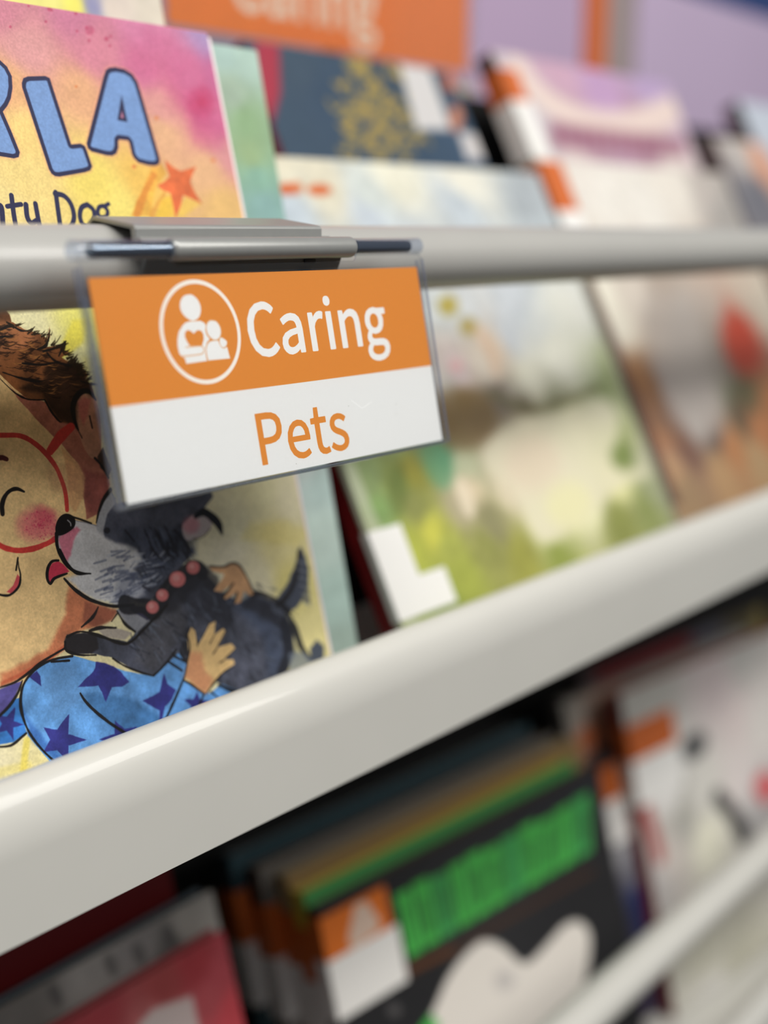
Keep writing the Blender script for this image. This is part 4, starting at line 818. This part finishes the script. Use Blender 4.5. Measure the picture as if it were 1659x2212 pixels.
# right slot: pale book with black marks
Q1, _, qw, _ = top_frame((1340, 1500), (1640, 1375), .408, 15)
k = Canvas(Q1, 0, .24, vfloor(Q1, F1), 0., 1.0, (190, 186, 182), 71)
k.T = (1, 0, 0); k.wash([(1400, 1500, (180, 178, 172)), (1600, 1420, (186, 184, 180)), (1550, 1480, (196, 184, 184)), (1600, 1550, (204, 192, 190)), (1450, 1700, (214, 212, 210)), (1450, 1850, (190, 182, 176)), (1520, 1700, (200, 198, 192)), (1523, 1815, (216, 214, 196)), (1480, 1780, (166, 164, 158)), (1600, 1680, (206, 198, 196)), (1630, 1560, (200, 196, 192)), (1640, 1720, (170, 168, 168)), (1420, 1900, (176, 172, 170)), (1520, 2060, (190, 188, 174)), (1540, 2150, (200, 198, 194)), (1600, 2080, (176, 174, 160))])
k.dab((1500, 1612), 22, (56, 58, 60), .9, soft=16, ry=34, rot=35); k.line([(1552, 1722), (1580, 1755), (1606, 1800)], (46, 46, 46), 36, .95, soft=14, taper=[.8, .8, 1.1]); k.dab((1655, 1700), 24, (196, 80, 84), .9, soft=18, ry=34)
k.line([(1396, 1750), (1412, 1800), (1425, 1850)], (150, 50, 48), 26, .8, soft=12); k.line([(1480, 1680), (1470, 1760)], (150, 150, 140), 22, .5, soft=18)
pal = book('picture_book', 'off-white picture book with black brush marks, low on the right', Q1, 0, .24, 0., .012, F1, k, (140, 50, 46))
va, vb, vc = Q1.uv(1356, 1570)[1], Q1.uv(1366, 1648)[1], Q1.uv(1380, 1745)[1]
ql = Q1.uv(1462, 1600)[0]
for nm, p0, p1, m in (('orange_label', vb, va, SORANGE), ('white_label', vc, vb, SWHITE)):
    pbox(nm, Q1, -.0010, ql, p0, p1, .0001, .0006, m, pal); pbox(nm, Q1, -.0012, -.0004, p0, p1, -.012, .0006, m, pal)
Q2 = Q1.off(-.026); ua, vt = Q2.uv(1215, 1520)
k = Canvas(Q2, ua, ua + .25, vfloor(Q2, F1), vt, .8, (150, 146, 138), 72)
k.T = (1, 0, 0); k.wash([(1220, 1540, (150, 146, 138)), (1400, 1450, (156, 152, 144)), (1280, 1590, (190, 120, 90)), (1300, 1650, (120, 110, 120)), (1600, 1400, (160, 156, 150)), (1250, 1560, (170, 160, 150))])
k.dab((1270, 1592), 24, (206, 110, 66), .8, soft=18)
book('picture_book', 'grey-white book with a small orange spot, behind the one with black marks', Q2, ua, ua + .25, vt, .012, F1, k, (110, 104, 100))
Q3 = Q1.off(-.040); ua, vt = Q3.uv(1255, 1460)
k = Canvas(Q3, ua, ua + .26, vfloor(Q3, F1), vt, .6, (110, 40, 44), 73)
k.T = (1, 0, 0); k.wash([(1250, 1480, (80, 72, 74)), (1320, 1440, (118, 40, 44)), (1450, 1380, (124, 44, 50)), (1520, 1340, (96, 98, 110)), (1600, 1290, (90, 84, 60)), (1659, 1290, (150, 132, 72))])
book('picture_book', 'maroon book with a slate end, at the back of the lower right slot', Q3, ua, ua + .26, vt, .014, F1, k, (58, 40, 40))
Z1 = Q1.off(-.0135); za, zt = Z1.uv(1294, 1645)
k = Canvas(Z1, za, za + .22, vfloor(Z1, F1), zt, 1.0, (46, 44, 46), 74)
k.T = (1, 0, 0); k.wash([(1320, 1700, (60, 54, 56)), (1330, 1845, (150, 150, 154)), (1320, 1930, (60, 58, 62)), (1370, 1890, (110, 110, 120)), (1380, 1930, (36, 48, 96)), (1400, 1950, (36, 44, 90)), (1330, 1980, (44, 42, 40)), (1425, 1890, (150, 44, 50))])
zb_ = book('picture_book', 'dark blue book with orange and white label, between the black and off-white books', Z1, za, za + .22, zt, .0105, F1, k, (50, 40, 40))
va, vb, vc = Z1.uv(1296, 1662)[1], Z1.uv(1300, 1740)[1], Z1.uv(1310, 1836)[1]; ql = Z1.uv(1372, 1760)[0]
for nm, p0, p1, m in (('orange_label', vb, va, SORANGE), ('white_label', vc, vb, SWHITE)):
    pbox(nm, Z1, za - .0010, ql, p0, p1, .0001, .0006, m, zb_); pbox(nm, Z1, za - .0012, za - .0004, p0, p1, -.0105, .0006, m, zb_)

# ------------------------------------------------------------------ the label on the rail
S = Plane([0, .27796, 0], 11.5)
sL, sT = S.uv(190, 600); sR = S.uv(900, 577)[0]; sB = S.uv(275, 1090)[1]; sT = S.uv(500, 590)[1]
sW, sH = (sR - sL) * 1000, (sT - sB) * 1000
k = Canvas(S, sL, sR, sB, sT, 18., (232, 232, 230), 81)
k.mm = True
k.fill([(-1, -1), (sW + 1, -1), (sW + 1, sH * .567), (-1, sH * .567)], ORANGE, soft=.12)
cx_, cy_, rr_ = .2597 * sW, .271 * sH, 14.6
ring = lambda q: [(cx_ + q * math.cos(t), cy_ + q * math.sin(t)) for t in np.linspace(0, 2 * math.pi, 73)[:-1]]
OW = (246, 240, 230)
k.fill(ring(rr_ + .62), OW, soft=.12, holes=[ring(rr_ - .62)])
k.mm = False; k.T = (7.541, 320, 580)
LG = (238, 238, 236)
k.fill([(650, 425), (720, 430), (800, 500), (850, 600), (858, 700), (830, 790), (760, 845), (690, 842), (600, 780), (540, 700), (518, 610), (530, 520), (580, 450)], LG, smooth=True, soft=8)
k.fill([(560, 930), (610, 880), (680, 862), (850, 852), (915, 885), (940, 930), (932, 1010), (955, 1085), (1005, 1150), (955, 1210), (938, 1290), (938, 1400), (962, 1505), (622, 1552), (598, 1462), (545, 1430), (505, 1380), (480, 1260), (478, 1150), (500, 1030)], LG, soft=8)
k.fill([(745, 1062), (690, 1015), (640, 1002), (602, 1040), (598, 1110), (635, 1195), (680, 1262), (880, 1252), (905, 1160), (902, 1080), (870, 1018), (810, 1002), (772, 1030)], ORANGE, soft=8)
TN = (222, 170, 120)
k.line([(615, 1282), (700, 1275), (850, 1262), (898, 1285), (912, 1330), (895, 1375), (850, 1398), (700, 1418), (560, 1432)], TN, 17, soft=8)
k.fill([(1040, 852), (1110, 870), (1165, 950), (1182, 1040), (1160, 1120), (1110, 1155), (1060, 1150), (990, 1090), (955, 1000), (960, 910), (1000, 860)], TN, smooth=True, soft=8, grow=16)
cb = [(1005, 1195), (1060, 1180), (1140, 1175), (1165, 1240), (1200, 1290), (1250, 1300), (1285, 1275), (1335, 1465), (985, 1497), (960, 1420), (950, 1320), (965, 1240)]
k.fill(cb[:3] + cb[8:], TN, soft=8, grow=13)
k.fill([(1040, 852), (1110, 870), (1165, 950), (1182, 1040), (1160, 1120), (1110, 1155), (1060, 1150), (990, 1090), (955, 1000), (960, 910), (1000, 860)], LG, smooth=True, soft=8)
k.fill(cb, LG, soft=8)
k.fill([(1185, 1125), (1250, 1160), (1282, 1200), (1265, 1265), (1220, 1290), (1180, 1250), (1165, 1180)], TN, smooth=True, soft=8, grow=9)
k.fill([(1185, 1128), (1250, 1160), (1282, 1200), (1265, 1262), (1220, 1285), (1180, 1245), (1165, 1180)], LG, smooth=True, soft=8)
k.text(GLYPH['Caring'], 64. / 1039 * sW / 140., 53.7 * sW / 140., 25.35 * sH / 61.7, (238, 238, 236), grow=.34)
k.text(GLYPH['Pets'], 39.6 / 664 * sW / 140., 49.9 * sW / 140., 58.15 * sH / 61.7, ORANGE, grow=.22)
k.T = (1, 0, 0)
for a, b in [((758, 864), (782, 882)), ((782, 882), (803, 868))]: k.line([a, b], (246, 246, 244), 1.6, .9, soft=1.2, smooth=False)  # highlight on the plastic crease, painted as pale lines on the card
for q in [(753, 877), (857, 894), (855, 873), (640, 1002)]: k.dab(q, .9, (150, 146, 140), .8, soft=.6)
k.grain(.012, 5)
cx0 = S.pt((sL + sR) / 2, sB)
card = thing('label_card', 'orange and white shelf label card in the clear holder, with two figures in a ring', 'label', cx0)
cm = print_mat('label_card_print', k, .45, bump=.05)
cb_ = pbox('printed_card', S, sL, sR, sB, sT, -.00035, 0, cm, card, uvf=k.uvf())

hold = thing('label_holder', 'clear acrylic label sleeve hanging in front of the rail with bluish cut edges', 'sign holder', S.pt((sL + sR) / 2, sB - .0015))
hL, hR = S.uv(165, 560)[0] - .0004, S.uv(963, 945)[0] + .0002; hB = S.uv(265, 1096)[1] - .0003
cutL, cutR = .2308, .3095
hT = S.uv(165, 560)[1] - .0003; hT2 = S.uv(500, 572)[1]
# front sheet with a cut-out under the clip barrel
def sheet(name, w0, w1, top, notch):
    if notch:
        out = [(hL, hB), (hR, hB), (hR - .0002, top - .003), (hR - .0012, top - .0008), (hR - .003, top), (cutR, top), (cutR, hT2 + .0012), (cutR - .0012, hT2), (cutL + .0012, hT2), (cutL, hT2 + .0012), (cutL, top), (hL, top)]
    else: out = [(hL, hB), (hR, hB), (hR, top), (hL, top)]
    n = len(out); V = [S.pt(u, v, w0) for u, v in out] + [S.pt(u, v, w1) for u, v in out]
    Fc = [tuple(range(n)), tuple(range(2 * n - 1, n - 1, -1))] + [(i, (i + 1) % n, n + (i + 1) % n, n + i) for i in range(n)]
    o = mesh(name, V, Fc, [CLEAR, CEDGE], hold)
    for p in o.data.polygons: p.material_index = 0 if len(p.vertices) == n else 1
    return o
sheet('front_sheet', .0007, .0013, hT, True)
sheet('back_sheet', -.0017, -.0011, hT - .004, False)
# folded bottom and the pinched corners
nb_ = 8
prof = [(-.0002 + .0011 * math.cos(t), hB + .0004 - .0011 * math.sin(t)) for t in np.linspace(0, math.pi, nb_)]
prof2 = [(-.0002 + .0007 * math.cos(t), hB + .0004 - .0007 * math.sin(t)) for t in np.linspace(math.pi, 0, nb_)]
ring_ = prof + prof2; n = len(ring_)
V = [S.pt(hL, v, w) for w, v in ring_] + [S.pt(hR, v, w) for w, v in ring_]
o = mesh('bottom_fold', V, [(i, (i + 1) % n, n + (i + 1) % n, n + i) for i in range(n)], clear_mat('acrylic_fold', (.72, .76, .80), body=.22, bcol=(150, 156, 164)), hold, smooth=True)
for nm, a, b in (('left_edge', hL - .0002, hL + .0004), ('right_edge', hR - .0004, hR + .0002)):
    for w0, w1 in ((.0006, .0014), (-.0018, -.0010)):
        pbox(nm, S, a, b, hB, hT - .002, w0, w1, CEDGE, hold)
pbox('spacer_strip', S, hL + .0002, hL + .0014, hB + .001, hT - .01, -.0010, .0006, clear_mat('acrylic_spacer', (.80, .83, .88), body=.18, bcol=(130, 138, 160)), hold)
rY, rZ = .2765, -.0046
def half_tube(name, x0, x1):
    seg = 20; A = np.linspace(-.5, 2 * math.pi - 1.1, seg + 1)
    ro, ri = .0029, .0024
    ring_ = [(rY + ro * math.cos(t), rZ + ro * math.sin(t)) for t in A] + [(rY + ri * math.cos(t), rZ + ri * math.sin(t)) for t in A[::-1]]
    return extrude_x(name, ring_, x0, x1, CTUBE, hold, smooth=True, ncap=False)
half_tube('hanging_loop', hL - .0012, cutL); half_tube('hanging_loop', cutR, hR - .0012)
for x in (hL - .0012, cutL, cutR, hR - .0012):
    tube_x('loop_rim', rY, rZ, .0029, x - .00015, x + .00015, CTUBE, hold, seg=24)

clip = thing('label_clip', 'silver-grey plastic clip gripping the rail above the orange label', 'clip', (.264, .292, -.02))
cx0, cx1 = .2250, .3020
extrude_x('clip_cap', [(.2835, -.0026), (.2835, .0014), (.2840, .0021), (.2848, .0024), (.3030, .0048), (.3135, -.0020), (.3125, -.0026), (.3030, .0036), (.2856, .0012), (.2853, -.0026)], cx0, cx1, GREYP, clip, bevel=.0002)
extrude_x('clip_web', [(.2775, -.0046), (.2840, -.0010), (.2852, -.0018), (.2785, -.0066)], cx0 + .001, cx1 + .004, GREYP, clip)
tube_x('barrel', rY, rZ, .0034, .2306, .3092, GREYP, clip, seg=40, round_end=.0018)
extrude_x('grip_jaw', [(.2805, -.0075), (.2865, -.0215), (.2880, -.0212), (.2826, -.0068)], .2262, .3086, GREYD, clip, bevel=.0002)  # darker grey than the cap: shade under the clip put into the colour
extrude_x('grip_slot', [(.2806, -.0082), (.2809, -.0094), (.2804, -.0096), (.2801, -.0084)], .2905, .2955, mat('slot_black', (16, 16, 16), .7), clip)
extrude_x('grip_rib', [(.2818, -.0115), (.2822, -.0128), (.2817, -.0130), (.2813, -.0117)], .2905, .2945, mat('slot_black', (16, 16, 16), .7), clip)
rod = thing('steel_rod', 'thin polished steel pin threaded through the clip and the clear sleeve loops', 'rod', (.27, rY, rZ - .002))
tube_x('pin', rY, rZ, .0021, .2035, .3382, STEEL, rod, seg=28, round_end=.0006)
